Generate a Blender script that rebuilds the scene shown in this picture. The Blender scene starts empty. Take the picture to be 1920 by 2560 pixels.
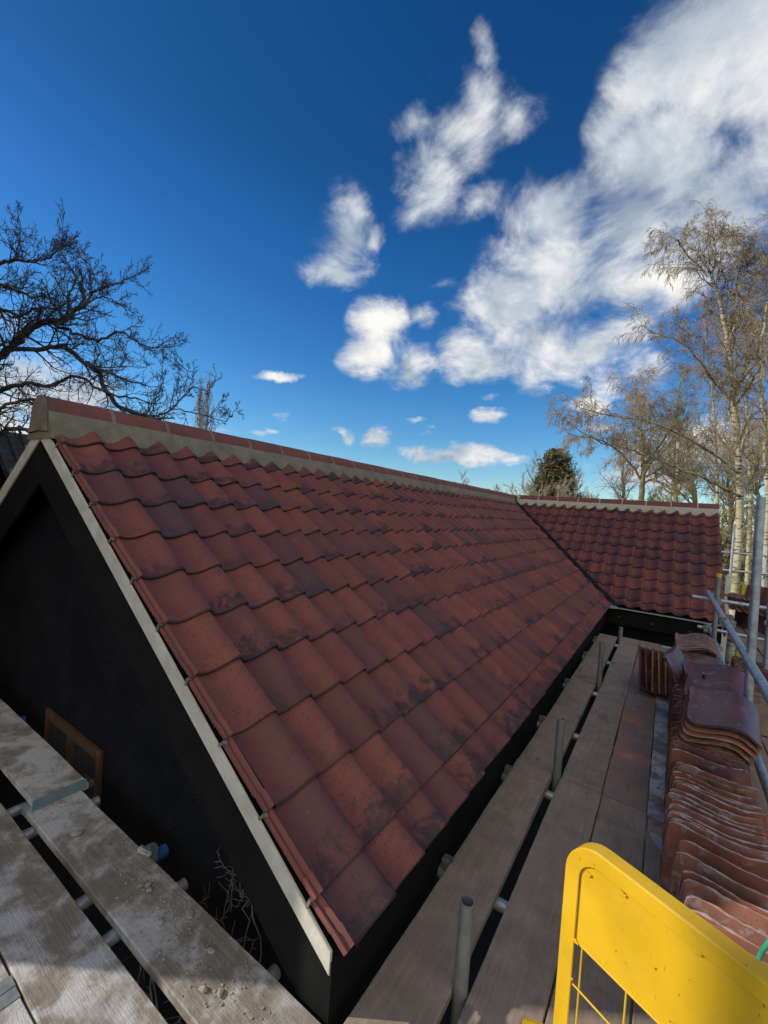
import bpy, bmesh, math, random
import numpy as np
from mathutils import Vector, Matrix, Euler
rad = math.radians
# ---------------------------------------------------------------- camera, world, sun
SC = bpy.context.scene
COL = SC.collection
CAM = Vector((0.7404, -1.0638, 1.3976))
FWD = Vector((-0.554, 0.8324, -0.0131)).normalized()
RGT = Vector((0.8297, 0.5533, 0.0739)).normalized()
UPV = RGT.cross(FWD).normalized()
RGT = FWD.cross(UPV).normalized()
FPX = 1071.0
cd = bpy.data.cameras.new("camera")
cam = bpy.data.objects.new("camera", cd)
COL.objects.link(cam)
cam.matrix_world = Matrix(((RGT.x, UPV.x, -FWD.x, CAM.x), (RGT.y, UPV.y, -FWD.y, CAM.y), (RGT.z, UPV.z, -FWD.z, CAM.z), (0, 0, 0, 1)))
cd.sensor_fit = 'VERTICAL'
cd.sensor_height = 36.0
cd.lens = FPX / 2560 * 36
cd.clip_start = 0.02
cd.clip_end = 2000
SC.camera = cam
SC.view_settings.view_transform = 'Standard'
SC.view_settings.look = 'None'
SC.view_settings.exposure = 0.0
SC.view_settings.gamma = 1.0
SC.cycles.max_bounces = 6
SC.cycles.diffuse_bounces = 3
SC.cycles.use_denoising = True

SUN = Vector((.83, .54, -.50)).normalized()      # the way the light travels
sl = bpy.data.lights.new("sun", 'SUN')
sl.energy = 4.8
sl.angle = rad(0.5)
sl.color = (1.0, 0.93, 0.82)
so = bpy.data.objects.new("sun", sl)
COL.objects.link(so)
so.rotation_euler = SUN.to_track_quat('-Z', 'Y').to_euler()
so.location = (-20, -5, 12)
SUN_EL = math.asin(-SUN.z)
SUN_AZ = math.atan2(-SUN.x, -SUN.y)               # clockwise from +Y


def direction(x, y):
    return (FWD + RGT * ((x - 960) / FPX) - UPV * ((y - 1280) / FPX))


def P(x, y, d):
    """a world point at depth d metres"""
    return CAM + direction(x, y) * d


class NT:
    """small helper for node trees"""
    def __init__(s, tree):
        s.t = tree
        s.n = tree.nodes
        s.l = tree.links
        s.n.clear()

    def node(s, typ, **kw):
        nd = s.n.new(typ)
        for k, v in kw.items():
            setattr(nd, k, v)
        return nd

    def put(s, sock, v):
        if isinstance(v, bpy.types.NodeSocket):
            s.l.new(v, sock)
        elif v is not None:
            if isinstance(v, tuple) and len(v) == 3 and sock.type == 'RGBA':
                v = (*v, 1)
            sock.default_value = v

    def math(s, op, a, b=None, c=None, clamp=False):
        nd = s.node('ShaderNodeMath', operation=op, use_clamp=clamp)
        s.put(nd.inputs[0], a)
        s.put(nd.inputs[1], b)
        s.put(nd.inputs[2], c)
        return nd.outputs[0]

    def vmath(s, op, a, b=None):
        nd = s.node('ShaderNodeVectorMath', operation=op)
        s.put(nd.inputs[0], a)
        s.put(nd.inputs[1], b)
        return nd.outputs[1] if op in ('LENGTH', 'DOT_PRODUCT') else nd.outputs[0]

    def noise(s, vec, scale, detail=4, rough=.55, dist=0.0, color=False):
        nd = s.node('ShaderNodeTexNoise')
        s.put(nd.inputs['Vector'], vec)
        s.put(nd.inputs['Scale'], scale)
        s.put(nd.inputs['Detail'], detail)
        s.put(nd.inputs['Roughness'], rough)
        s.put(nd.inputs['Distortion'], dist)
        return nd.outputs['Color' if color else 'Fac']

    def mapping(s, vec, loc=(0, 0, 0), rot=(0, 0, 0), scale=(1, 1, 1), typ='POINT'):
        nd = s.node('ShaderNodeMapping', vector_type=typ)
        s.put(nd.inputs['Vector'], vec)
        nd.inputs['Location'].default_value = loc
        nd.inputs['Rotation'].default_value = rot
        nd.inputs['Scale'].default_value = scale
        return nd.outputs[0]

    def ramp(s, fac, stops, interp='LINEAR'):
        nd = s.node('ShaderNodeValToRGB')
        cr = nd.color_ramp
        cr.interpolation = interp
        while len(cr.elements) < len(stops):
            cr.elements.new(0.5)
        for e, (p, c) in zip(cr.elements, stops):
            e.position = p
            e.color = (c, c, c, 1) if not isinstance(c, tuple) else (*c, 1)
        s.put(nd.inputs[0], fac)
        return nd.outputs[0]

    def mix(s, fac, a, b, blend='MIX'):
        nd = s.node('ShaderNodeMix', data_type='RGBA', blend_type=blend)
        s.put(nd.inputs[0], fac)
        s.put(nd.inputs[6], a)
        s.put(nd.inputs[7], b)
        return nd.outputs[2]

    def smooth(s, v, a, b):
        nd = s.node('ShaderNodeMapRange', interpolation_type='SMOOTHSTEP')
        s.put(nd.inputs[0], v)
        nd.inputs[1].default_value = a
        nd.inputs[2].default_value = b
        return nd.outputs[0]


# ---- world: Nishita sky with drifting cumulus, all laid out by direction in the sky
W_ = bpy.data.worlds.new("World")
SC.world = W_
W_.use_nodes = True
w = NT(W_.node_tree)
wo = w.node('ShaderNodeOutputWorld')
sky = w.node('ShaderNodeTexSky', sky_type='NISHITA')
sky.sun_disc = False
sky.sun_elevation = SUN_EL
sky.sun_rotation = SUN_AZ
sky.air_density = 1.0
sky.dust_density = 0.2
sky.ozone_density = 4.0
hs = w.node('ShaderNodeHueSaturation')
w.put(hs.inputs['Color'], sky.outputs[0])
hs.inputs['Saturation'].default_value = 1.3
hs.inputs['Value'].default_value = 1.0
bgs = w.node('ShaderNodeBackground')
vz = w.node('ShaderNodeSeparateXYZ')
w.put(vz.inputs[0], w.node('ShaderNodeTexCoord').outputs['Generated'])
w.put(bgs.inputs[0], w.mix(1.0, hs.outputs[0], w.ramp(vz.outputs[2], [(0.0, (1.0, 1.12, 1.12)), (0.22, (1.0, 1.12, 1.18)), (0.50, (.85, .88, 1.02)), (0.62, (.80, .72, .82)), (0.9, (.80, .70, .80))]), 'MULTIPLY'))
bgs.inputs[1].default_value = 0.12
tc = w.node('ShaderNodeTexCoord')
DIR = tc.outputs['Generated']
# cloud puffs: (x, y, rx, ry, tilt degrees, strength)
PUFF = [
 (868, 585, 80, 115, 0, 1), (840, 660, 85, 52, 0, 1), (890, 520, 45, 48, 0, 1), (930, 575, 40, 38, 0, .9), (785, 660, 38, 34, 0, .7),
 (1212, 150, 42, 85, -8, .75), (1185, 250, 75, 105, 15, .8), (1150, 335, 120, 120, 20, .8), (1045, 315, 65, 45, 0, .6),
 (1075, 470, 85, 120, 20, 1), (1190, 500, 85, 50, 0, .55), (1280, 290, 70, 90, 20, .55), (1025, 530, 50, 45, 0, .8),
 (1720, 140, 150, 250, 20, 1.1), (1860, 110, 230, 330, 20, 1.2), (1670, 400, 170, 210, 20, 1), (1560, 300, 80, 90, 0, .8), (1800, 520, 200, 230, 20, 1),
 (1600, 560, 130, 150, 20, 1), (1370, 550, 130, 110, 0, .85), (1390, 700, 170, 140, 20, 1), (1270, 770, 130, 95, 0, 1), (1190, 880, 105, 70, 0, 1),
 (1330, 850, 170, 80, 0, .95), (1460, 880, 150, 60, -12, .95), (1560, 830, 110, 55, -15, .85), (1500, 710, 190, 120, 0, .8), (1660, 700, 170, 90, 0, .55),
 (1340, 950, 50, 45, 0, .6), (1650, 640, 130, 60, 0, .5),
 (960, 810, 82, 80, 0, 1), (1065, 800, 48, 48, 0, .85), (915, 885, 68, 58, 0, 1), (1020, 905, 58, 48, 0, .8), (1120, 710, 45, 30, 0, .3),
 (703, 949, 58, 15, 4, .8), (1130, 1133, 115, 25, 3, 1), (1055, 1128, 34, 28, 0, .9), (1240, 1140, 90, 16, 3, .8), (876, 1090, 17, 19, 0, .9),
 (940, 1093, 35, 26, 20, .9), (850, 1070, 24, 9, 0, .6), (1215, 1030, 50, 15, 0, .7), (1060, 1070, 30, 12, 0, .5), (1030, 1045, 26, 8, 0, .5),
 (1440, 1008, 70, 26, 0, .7), (665, 1088, 30, 11, 0, .6), (710, 1042, 20, 9, 0, .4), (1550, 935, 130, 55, 0, .6), (1620, 1180, 160, 45, 0, .9),
 (1370, 965, 25, 10, 0, .5), (1220, 985, 25, 8, 0, .4), (1760, 1130, 200, 70, 0, .8), (1500, 1060, 60, 14, 0, .5),
 (60, 950, 120, 100, 0, .9), (170, 990, 130, 70, 0, .85), (0, 1080, 130, 120, 0, 1), (350, 1060, 150, 38, 12, .8), (500, 1090, 90, 25, 8, .6), (30, 800, 60, 30, 0, .4)]
field = None
nz1 = None
zz = w.math('ADD', w.math('ABSOLUTE', vz.outputs[2]), 0.55)
pl = w.node('ShaderNodeVectorMath', operation='SCALE')
w.put(pl.inputs[0], DIR)
w.put(pl.inputs['Scale'], w.math('DIVIDE', 1.0, zz))
CP = pl.outputs[0]
wob = w.noise(CP, 5.0, 5, .6, color=True)
wsub = w.vmath('SUBTRACT', wob, (0.5, 0.5, 0.5))
wsc = w.node('ShaderNodeVectorMath', operation='SCALE')
w.put(wsc.inputs[0], wsub)
wsc.inputs['Scale'].default_value = 0.10
DW = w.vmath('ADD', DIR, wsc.outputs[0])
for (px, py, rx, ry, tl, st) in PUFF:
    c = direction(px, py)
    L0 = c.length
    cn = c.normalized()
    ca, sa = math.cos(rad(tl)), math.sin(rad(tl))
    a = direction(px + rx * ca, py + rx * sa).normalized() - cn
    b = direction(px + ry * sa, py - ry * ca).normalized() - cn
    t1 = (a - cn * a.dot(cn))
    r1 = t1.length
    t1.normalize()
    t2 = cn.cross(t1)
    r2 = abs(b.dot(t2))
    rot = Matrix((t1, t2, cn)).transposed().to_euler()
    mp = w.mapping(DW, cn, rot, (r1 * 1.25, r2 * 1.25, 0.6), 'TEXTURE')
    v = w.math('MULTIPLY_ADD', w.vmath('LENGTH', mp), -st, st)
    if field is None:
        field = v
    else:
        field = w.math('SMOOTH_MAX', field, v, 0.18)
# unseen bright cumulus added behind and right of the camera as neutral fill light
back = w.vmath('DOT_PRODUCT', DIR, Vector((.50, -.72, .48)).normalized()[:])
field = w.math('SMOOTH_MAX', field, w.math('MULTIPLY_ADD', back, 1.6, -.62), 0.12)
n1 = w.noise(CP, 7.0, 12, .63, .35)
n2 = w.noise(CP, 2.6, 4, .5)
dens = w.math('ADD', w.math('MULTIPLY_ADD', n1, 1.9, -0.91), field)
alpha = w.smooth(dens, 0.04, 0.82)
alpha = w.math('MULTIPLY', alpha, w.smooth(field, -0.12, 0.12))
n3 = w.noise(w.mapping(CP, (0.035, -0.03, 0)), 6.2, 7, .57, .2)
lit = w.math('ADD', w.math('MULTIPLY', w.math('SUBTRACT', n1, n3), 1.7), w.math('MULTIPLY_ADD', n2, -1.9, 1.40))
ccol = w.ramp(lit, [(0.0, (0.36, 0.43, 0.53)), (0.35, (0.55, 0.61, 0.69)), (0.62, (0.78, 0.80, 0.83)), (0.9, (0.98, 0.97, 0.93))])
ccol = w.mix(w.smooth(back, .05, .5), ccol, w.mix(1.0, ccol, (1.05, .98, .88), 'MULTIPLY'))
bgc = w.node('ShaderNodeBackground')
w.put(bgc.inputs[0], ccol)
w.put(bgc.inputs[1], w.math('MULTIPLY_ADD', w.smooth(back, .05, .55), .50, 1.0))  # clouds out of view made brighter to fill the shaded side
mx = w.node('ShaderNodeMixShader')
w.put(mx.inputs[0], alpha)
w.l.new(bgs.outputs[0], mx.inputs[1])
w.l.new(bgc.outputs[0], mx.inputs[2])
w.l.new(mx.outputs[0], wo.inputs[0])
W_.cycles.sampling_method = 'MANUAL'
W_.cycles.sample_map_resolution = 512


# ---------------------------------------------------------------- object helpers
def tag(o, label=None, cat=None, group=None, kind=None):
    for k, v in (('label', label), ('category', cat), ('group', group), ('kind', kind)):
        if v:
            o[k] = v
    return o


def empty(name, loc=(0, 0, 0)):
    o = bpy.data.objects.new(name, None)
    COL.objects.link(o)
    o.location = loc
    o.empty_display_size = 0.1
    return o


def link(name, me, mat=None, parent=None, smooth=False):
    o = bpy.data.objects.new(name, me)
    COL.objects.link(o)
    if mat is not None:
        for m in (mat if isinstance(mat, (list, tuple)) else [mat]):
            me.materials.append(m)
    if parent is not None:
        o.parent = parent
        o.matrix_parent_inverse = Matrix.Translation(-parent.location)
    if smooth:
        me.shade_smooth()
    return o


class MB:
    """collects simple solids into one mesh"""
    def __init__(s):
        s.v = []
        s.f = []
        s.m = []

    def add(s, vs, fs, mi=0):
        o = len(s.v)
        s.v += [tuple(v) for v in vs]
        s.f += [tuple(i + o for i in f) for f in fs]
        s.m += [mi] * len(fs)

    def box(s, lo, hi, mi=0, M=None):
        x0, y0, z0 = lo
        x1, y1, z1 = hi
        vs = [Vector(q) for q in ((x0, y0, z0), (x1, y0, z0), (x1, y1, z0), (x0, y1, z0), (x0, y0, z1), (x1, y0, z1), (x1, y1, z1), (x0, y1, z1))]
        if M is not None:
            vs = [M @ q for q in vs]
        s.add(vs, [(0, 3, 2, 1), (4, 5, 6, 7), (0, 1, 5, 4), (1, 2, 6, 5), (2, 3, 7, 6), (3, 0, 4, 7)], mi)

    def prism(s, poly, lo, hi, axis=1, mi=0):
        """poly in the plane across `axis`, extruded from lo to hi"""
        n = len(poly)
        def q(a, b, c):
            return {0: (c, a, b), 1: (a, c, b), 2: (a, b, c)}[axis]
        vs = [q(a, b, lo) for a, b in poly] + [q(a, b, hi) for a, b in poly]
        fs = [tuple(range(n)), tuple(reversed(range(n, 2 * n)))] + [(i, n + i, n + (i + 1) % n, (i + 1) % n) for i in range(n)]
        s.add(vs, fs, mi)

    def tube(s, a, b, r, seg=16, r2=None, hollow=None, mi=0):
        a, b = Vector(a), Vector(b)
        r2 = r if r2 is None else r2
        d = (b - a).normalized()
        u = d.orthogonal().normalized()
        t = d.cross(u)
        rings = [(a, r), (b, r2)]
        if hollow:
            rings += [(b, r2 - hollow), (b - d * 0.12, r2 - hollow)]
        vs = []
        for c, rr in rings:
            for i in range(seg):
                an = 2 * math.pi * i / seg
                vs.append(c + u * (math.cos(an) * rr) + t * (math.sin(an) * rr))
        fs = [tuple(reversed(range(seg))), tuple(range((len(rings) - 1) * seg, len(rings) * seg))]
        for k in range(len(rings) - 1):
            for i in range(seg):
                j = (i + 1) % seg
                fs.append((k * seg + i, k * seg + j, (k + 1) * seg + j, (k + 1) * seg + i))
        s.add(vs, fs, mi)

    def build(s, name, mat=None, parent=None, smooth=False, bevel=0.0, origin=None, seg=2, recalc=True):
        me = bpy.data.meshes.new(name)
        me.from_pydata(s.v, [], s.f)
        me.polygons.foreach_set('material_index', s.m)
        if recalc or bevel:
            bm = bmesh.new()
            bm.from_mesh(me)
            bmesh.ops.recalc_face_normals(bm, faces=bm.faces)
            if bevel:
                bmesh.ops.bevel(bm, geom=[e for e in bm.edges if e.is_manifold and e.calc_face_angle() > 0.5], offset=bevel, segments=seg, affect='EDGES', clamp_overlap=True)
            bm.to_mesh(me)
            bm.free()
        if smooth:
            me.shade_smooth()
            try:
                me.set_sharp_from_angle(angle=rad(40))
            except Exception:
                pass
        if origin is not None:
            me.transform(Matrix.Translation(-Vector(origin)))
        o = link(name, me, mat, parent)
        if origin is not None:
            o.location = origin
        return o


class Twigs:
    """many tapering polylines turned into one mesh"""
    def __init__(s, sides=3):
        s.lines = []
        s.sides = sides

    def add(s, pts, rads):
        s.lines.append((np.asarray(pts, float), np.asarray(rads, float)))

    def build(s, name, mat, parent=None, extra=None):
        V, F, off = [], [], 0
        for pts, rd in s.lines:
            n = len(pts)
            S = s.sides if rd[0] < 0.03 else 8
            d = np.gradient(pts, axis=0)
            d /= (np.linalg.norm(d, axis=1, keepdims=True) + 1e-9)
            ref = np.array([0.31, 0.52, 0.79]) if abs(d[0][2]) < .9 else np.array([1.0, 0, 0])
            u = np.cross(d, ref)
            u /= (np.linalg.norm(u, axis=1, keepdims=True) + 1e-9)
            t = np.cross(d, u)
            an = np.arange(S) * 2 * np.pi / S
            ring = pts[:, None, :] + rd[:, None, None] * (u[:, None, :] * np.cos(an)[None, :, None] + t[:, None, :] * np.sin(an)[None, :, None])
            V.append(ring.reshape(-1, 3))
            i = np.arange(n - 1)[:, None] * S
            k = np.arange(S)[None, :]
            k2 = (k + 1) % S
            q = np.stack([i + k, i + k2, i + S + k2, i + S + k], -1).reshape(-1, 4) + off
            F.append(q)
            off += n * S
        if extra is not None:            # loose quads, array (n,4,3)
            V.append(extra.reshape(-1, 3))
            F.append(np.arange(extra.shape[0] * 4).reshape(-1, 4) + off)
        V = np.concatenate(V)
        F = np.concatenate(F).astype(np.int32)
        return link(name, quad_mesh(name, V, F), mat, parent, smooth=True)


def quad_mesh(name, V, F):
    me = bpy.data.meshes.new(name)
    me.vertices.add(len(V))
    me.vertices.foreach_set('co', np.asarray(V, np.float32).ravel())
    me.loops.add(F.size)
    me.loops.foreach_set('vertex_index', np.asarray(F, np.int32).ravel())
    me.polygons.add(len(F))
    me.polygons.foreach_set('loop_start', np.arange(0, F.size, 4, dtype=np.int32))
    me.update(calc_edges=True)
    return me


# ---------------------------------------------------------------- materials
def material(name, fn, rough=0.8, metal=0.0, spec=0.5):
    m = bpy.data.materials.new(name)
    m.use_nodes = True
    t = NT(m.node_tree)
    out = t.node('ShaderNodeOutputMaterial')
    b = t.node('ShaderNodeBsdfPrincipled')
    t.l.new(b.outputs[0], out.inputs[0])
    b.inputs['Roughness'].default_value = rough
    b.inputs['Metallic'].default_value = metal
    b.inputs['Specular IOR Level'].default_value = spec
    r = fn(t)
    if not isinstance(r, dict):
        r = dict(col=r)
    t.put(b.inputs['Base Color'], r['col'])
    if 'rough' in r:
        t.put(b.inputs['Roughness'], r['rough'])
    if 'coat' in r:
        b.inputs['Coat Weight'].default_value = r['coat']
        b.inputs['Coat Roughness'].default_value = 0.15
    if 'bump' in r:
        bp = t.node('ShaderNodeBump')
        bp.inputs['Strength'].default_value = r.get('strength', 0.4)
        bp.inputs['Distance'].default_value = r.get('dist', 0.005)
        t.put(bp.inputs['Height'], r['bump'])
        t.l.new(bp.outputs[0], b.inputs['Normal'])
    return m


def objco(t, rand=True):
    c = t.node('ShaderNodeTexCoord').outputs['Object']
    if not rand:
        return c
    oi = t.node('ShaderNodeObjectInfo').outputs['Random']
    return t.vmath('ADD', c, t.math('MULTIPLY', oi, 37.0))


def f_rooftile(t):
    """weathered brown-red pantile: per-tile tone, sooty blue-black clouds near the tail, pepper specks"""
    uv = t.node('ShaderNodeUVMap', uv_map='tile').outputs[0]
    rn = t.node('ShaderNodeVertexColor', layer_name='rnd').outputs[0]
    sp = t.node('ShaderNodeSeparateColor')
    t.put(sp.inputs[0], rn)
    r, g, b = sp.outputs[0], sp.outputs[1], sp.outputs[2]
    su = t.node('ShaderNodeSeparateXYZ')
    t.put(su.inputs[0], uv)
    u, v = su.outputs[0], su.outputs[1]
    co = objco(t, False)
    wv = t.vmath('ADD', co, t.vmath('MULTIPLY', rn, (31.0, 17.0, 23.0)))
    big = t.noise(wv, 7.0, 3, .55)
    med = t.noise(wv, 16.0, 5, .65)
    fine = t.noise(co, 420.0, 2, .6)
    speck = t.noise(co, 190.0, 2, .5)
    base = t.ramp(t.math('MULTIPLY_ADD', t.math('SUBTRACT', big, .5), .7, t.math('MULTIPLY_ADD', r, .7, .15)), [
        (0.0, (0.110, 0.043, 0.038)), (0.3, (0.155, 0.051, 0.041)), (0.6, (0.195, 0.058, 0.042)), (0.85, (0.235, 0.070, 0.045)), (1.0, (0.29, 0.090, 0.050))])
    # orange fired flush
    fl = t.math('MULTIPLY', t.smooth(med, .52, .75), t.smooth(b, .6, 1.0))
    base = t.mix(t.math('MULTIPLY', fl, .5), base, (0.33, 0.10, 0.048))
    # dark cloud
    cl = t.noise(wv, 13.0, 5, .68, .5)
    tail = t.math('SUBTRACT', 1.0, t.smooth(v, .05, .6))
    dk = t.math('MULTIPLY', t.smooth(t.math('ADD', cl, t.math('MULTIPLY', tail, .22)), .57, .76), t.smooth(g, .30, .75))
    base = t.mix(t.math('MULTIPLY', dk, .85), base, (0.026, 0.022, 0.027))
    alld = t.smooth(g, .90, .97)
    base = t.mix(t.math('MULTIPLY', alld, .6), base, (0.070, 0.048, 0.052))
    # soot streaks of pepper specks
    band = t.noise(t.mapping(wv, scale=(3.0, 1.0, 1.0)), 13.0, 3, .5)
    pep = t.math('MULTIPLY', t.smooth(speck, .575, .63), t.smooth(t.math('ADD', band, t.math('MULTIPLY', t.math('SUBTRACT', r, .5), .14)), .48, .60))
    base = t.mix(pep, base, (0.022, 0.022, 0.028))
    wh = t.smooth(t.noise(wv, 55.0, 1, .4), .80, .83)
    base = t.mix(t.math('MULTIPLY', wh, .5), base, (0.42, 0.38, 0.36))
    base = t.mix(t.math('MULTIPLY', t.smooth(fine, .3, .75), .35), base, (0.085, 0.036, 0.036))
    # shade of the side joints and tail edges, painted into the tile colour
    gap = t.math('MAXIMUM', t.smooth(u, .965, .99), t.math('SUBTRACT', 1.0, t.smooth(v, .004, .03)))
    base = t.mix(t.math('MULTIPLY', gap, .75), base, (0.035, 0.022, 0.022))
    return dict(col=base, rough=t.math('MULTIPLY_ADD', med, .35, .36), bump=t.math('ADD', fine, t.math('MULTIPLY', med, .8)), strength=.35, dist=.002)


def f_plain(c1, c2, scale=12, bump=.3, dist=.004, fine=80):
    def fn(t):
        co = objco(t)
        n = t.noise(co, scale, 6, .6)
        f = t.noise(co, fine, 3, .6)
        return dict(col=t.mix(t.smooth(n, .3, .7), c1, c2), bump=t.math('ADD', n, t.math('MULTIPLY', f, .5)), strength=bump, dist=dist)
    return fn


def f_wood(axis=0, tint=(0.30, 0.245, 0.21), dark=(0.17, 0.135, 0.115), dust=(0.34, 0.20, 0.16), dustk=.4, lime=.0, strength=.3, limec=(0.46, 0.45, 0.45)):
    """scaffold board: grain along the board, knots, clay dust, lime splashes"""
    def fn(t):
        co = objco(t)
        sc = [26, 26, 26]
        sc[axis] = 1.2
        gr = t.noise(t.mapping(co, scale=tuple(sc)), 3.0, 6, .65, .8)
        sc[axis] = 4.0
        gr2 = t.noise(t.mapping(co, scale=tuple(q * 2.2 for q in sc)), 3.0, 4, .7, .3)
        big = t.noise(co, 2.2, 6, .62, .4)
        med = t.noise(co, 9.0, 6, .62)
        spk = t.noise(co, 140.0, 3, .6)
        c = t.mix(t.math('MULTIPLY_ADD', t.smooth(gr, .3, .7), .45, t.math('MULTIPLY', t.smooth(med, .3, .7), .55)), dark, tint)
        c = t.mix(t.math('MULTIPLY', t.smooth(gr2, .5, .8), .22), c, dark)
        c = t.mix(t.math('MULTIPLY', t.smooth(big, .42, .66), dustk), c, dust)
        li = t.smooth(t.math('ADD', t.math('MULTIPLY', big, .5), t.math('MULTIPLY', med, .5)), .64 - lime * .2, .76 - lime * .2)
        c = t.mix(t.math('MULTIPLY', li, min(1, lime)), c, limec)
        c = t.mix(t.math('MULTIPLY', t.smooth(spk, .62, .72), .4), c, (0.06, 0.05, 0.045))
        c = t.mix(t.math('MULTIPLY', t.smooth(t.noise(co, 6.0, 2, .5), .66, .72), .5), c, (0.09, 0.07, 0.06))
        vo = t.node('ShaderNodeTexVoronoi')
        sk = [3.4, 3.4, 3.4]
        sk[axis] = 1.5
        t.put(vo.inputs['Vector'], t.mapping(co, scale=tuple(sk)))
        vo.inputs['Scale'].default_value = 1.0
        kn = t.math('SUBTRACT', 1.0, t.smooth(t.math('ADD', vo.outputs['Distance'], t.math('MULTIPLY', gr, .03)), .045, .085))
        c = t.mix(t.math('MULTIPLY', kn, .6), c, (0.07, 0.05, 0.04))
        cr = t.smooth(t.noise(t.mapping(co, scale=tuple(.5 if i == axis else 40 for i in range(3))), 1.5, 3, .6, .3), .69, .72)
        c = t.mix(t.math('MULTIPLY', cr, .7), c, (0.05, 0.04, 0.035))
        c = t.mix(t.math('MULTIPLY', t.smooth(t.noise(co, 1.3, 5, .7, 1.0), .50, .66), .45), c, tuple(q * .45 for q in tint))
        return dict(col=c, rough=.86, bump=t.math('ADD', t.math('ADD', gr, t.math('MULTIPLY', gr2, .8)), t.math('MULTIPLY', spk, .6)), strength=strength, dist=.004)
    return fn


def f_galv(t):
    co = objco(t)
    n = t.noise(co, 22.0, 5, .65)
    s = t.noise(t.mapping(co, scale=(1, 1, .25)), 60.0, 3, .6)
    return dict(col=t.mix(t.smooth(n, .3, .72), (0.30, 0.33, 0.36), (0.52, 0.55, 0.58)), rough=t.math('MULTIPLY_ADD', s, .35, .32), bump=s, strength=.15, dist=.002)


def f_yellow(t):
    co = objco(t, False)
    n = t.noise(co, 9.0, 5, .6)
    ch = t.math('MAXIMUM', t.smooth(t.noise(co, 46.0, 4, .75), .665, .69), t.math('MULTIPLY', t.smooth(t.noise(t.mapping(co, scale=(1, 1, .2)), 120.0, 4, .7), .66, .70), .6))
    dirt = t.smooth(t.noise(co, 14.0, 6, .7, .5), .5, .75)
    c = t.mix(t.smooth(n, .3, .7), (0.60, 0.355, 0.006), (0.66, 0.40, 0.009))
    c = t.mix(t.math('MULTIPLY', dirt, .25), c, (0.30, 0.18, 0.03))
    c = t.mix(t.math('MULTIPLY', ch, .85), c, (0.16, 0.07, 0.03))
    return dict(col=c, rough=t.math('MULTIPLY_ADD', n, .3, .30), bump=n, strength=.2, dist=.004)


def f_oldtile(kind):
    pal = {'orange': ((0.26, 0.088, 0.050), (0.16, 0.062, 0.045), .35), 'limed': ((0.25, 0.105, 0.070), (0.15, 0.072, 0.058), .8),
           'plum': ((0.14, 0.048, 0.040), (0.085, 0.038, 0.042), .3), 'mossy': ((0.22, 0.09, 0.045), (0.10, 0.07, 0.04), .25), 'rim': ((0.48, 0.19, 0.10), (0.38, 0.20, 0.14), 1.5), 'rimo': ((0.42, 0.15, 0.06), (0.24, 0.09, 0.05), .4)}[kind]
    def fn(t):
        co = objco(t)
        a = t.noise(co, 7.0, 5, .6, .5)
        b = t.noise(co, 16.0, 5, .65, .8)
        f = t.noise(co, 160.0, 3, .6)
        c = t.mix(t.smooth(a, .3, .7), pal[0], pal[1])
        c = t.mix(t.math('MULTIPLY', t.smooth(b, .56 - pal[2] * .10, .78 - pal[2] * .12), .25 + pal[2] * .55), c, (0.40, 0.35, 0.32))
        c = t.mix(t.math('MULTIPLY', t.smooth(f, .6, .7), .5), c, (0.05, 0.035, 0.03))
        if kind == 'mossy':
            c = t.mix(t.smooth(t.noise(co, 30.0, 4, .6), .52, .62), c, (0.05, 0.05, 0.025))
        return dict(col=c, rough=t.math('MULTIPLY_ADD', b, .4, .22 if kind == 'plum' else .6), bump=t.math('ADD', b, t.math('MULTIPLY', f, .5)), strength=.35, dist=.004)
    return fn


def f_bark(c1, c2, sc=8):
    def fn(t):
        co = objco(t, False)
        n = t.noise(co, sc, 5, .6)
        return dict(col=t.mix(t.smooth(n, .35, .65), c1, c2), bump=n, strength=.5, dist=.01)
    return fn


def f_birch(t):
    co = objco(t, False)
    n = t.noise(t.mapping(co, scale=(1.2, 1.2, 5.5)), 3.0, 5, .65)
    m = t.noise(co, 1.4, 4, .6)
    c = t.mix(t.smooth(m, .35, .65), (0.43, 0.385, 0.27), (0.35, 0.315, 0.17))
    c = t.mix(t.smooth(n, .53, .58), c, (0.06, 0.05, 0.042))
    return dict(col=c, bump=n, strength=.5, dist=.01)


def f_black(t):
    """black painted weathered render: faint chips of the pale ground showing"""
    co = objco(t, False)
    n = t.noise(co, 3.0, 5, .6)
    sp = t.noise(co, 150.0, 3, .7)
    pt = t.noise(co, 2.6, 4, .6, .6)
    c = t.mix(t.smooth(n, .35, .7), (0.0045, 0.005, 0.0075), (0.009, 0.0095, 0.013))
    c = t.mix(t.math('MULTIPLY', t.smooth(sp, .60, .68), t.smooth(pt, .46, .64)), c, (0.13, 0.12, 0.10))
    c = t.mix(t.math('MULTIPLY', t.smooth(t.noise(co, 9.0, 6, .7), .60, .75), .35), c, (0.026, 0.025, 0.020))
    return dict(col=c, bump=sp, strength=.8, dist=.006)


def f_grass(t):
    co = objco(t, False)
    n = t.noise(co, .35, 6, .6)
    f = t.noise(co, 6.0, 5, .65)
    c = t.mix(t.smooth(n, .35, .65), (0.075, 0.085, 0.028), (0.13, 0.105, 0.055))
    c = t.mix(t.math('MULTIPLY', t.smooth(f, .4, .7), .6), c, (0.045, 0.05, 0.02))
    return dict(col=c, bump=f, strength=1.0, dist=.1)


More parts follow.
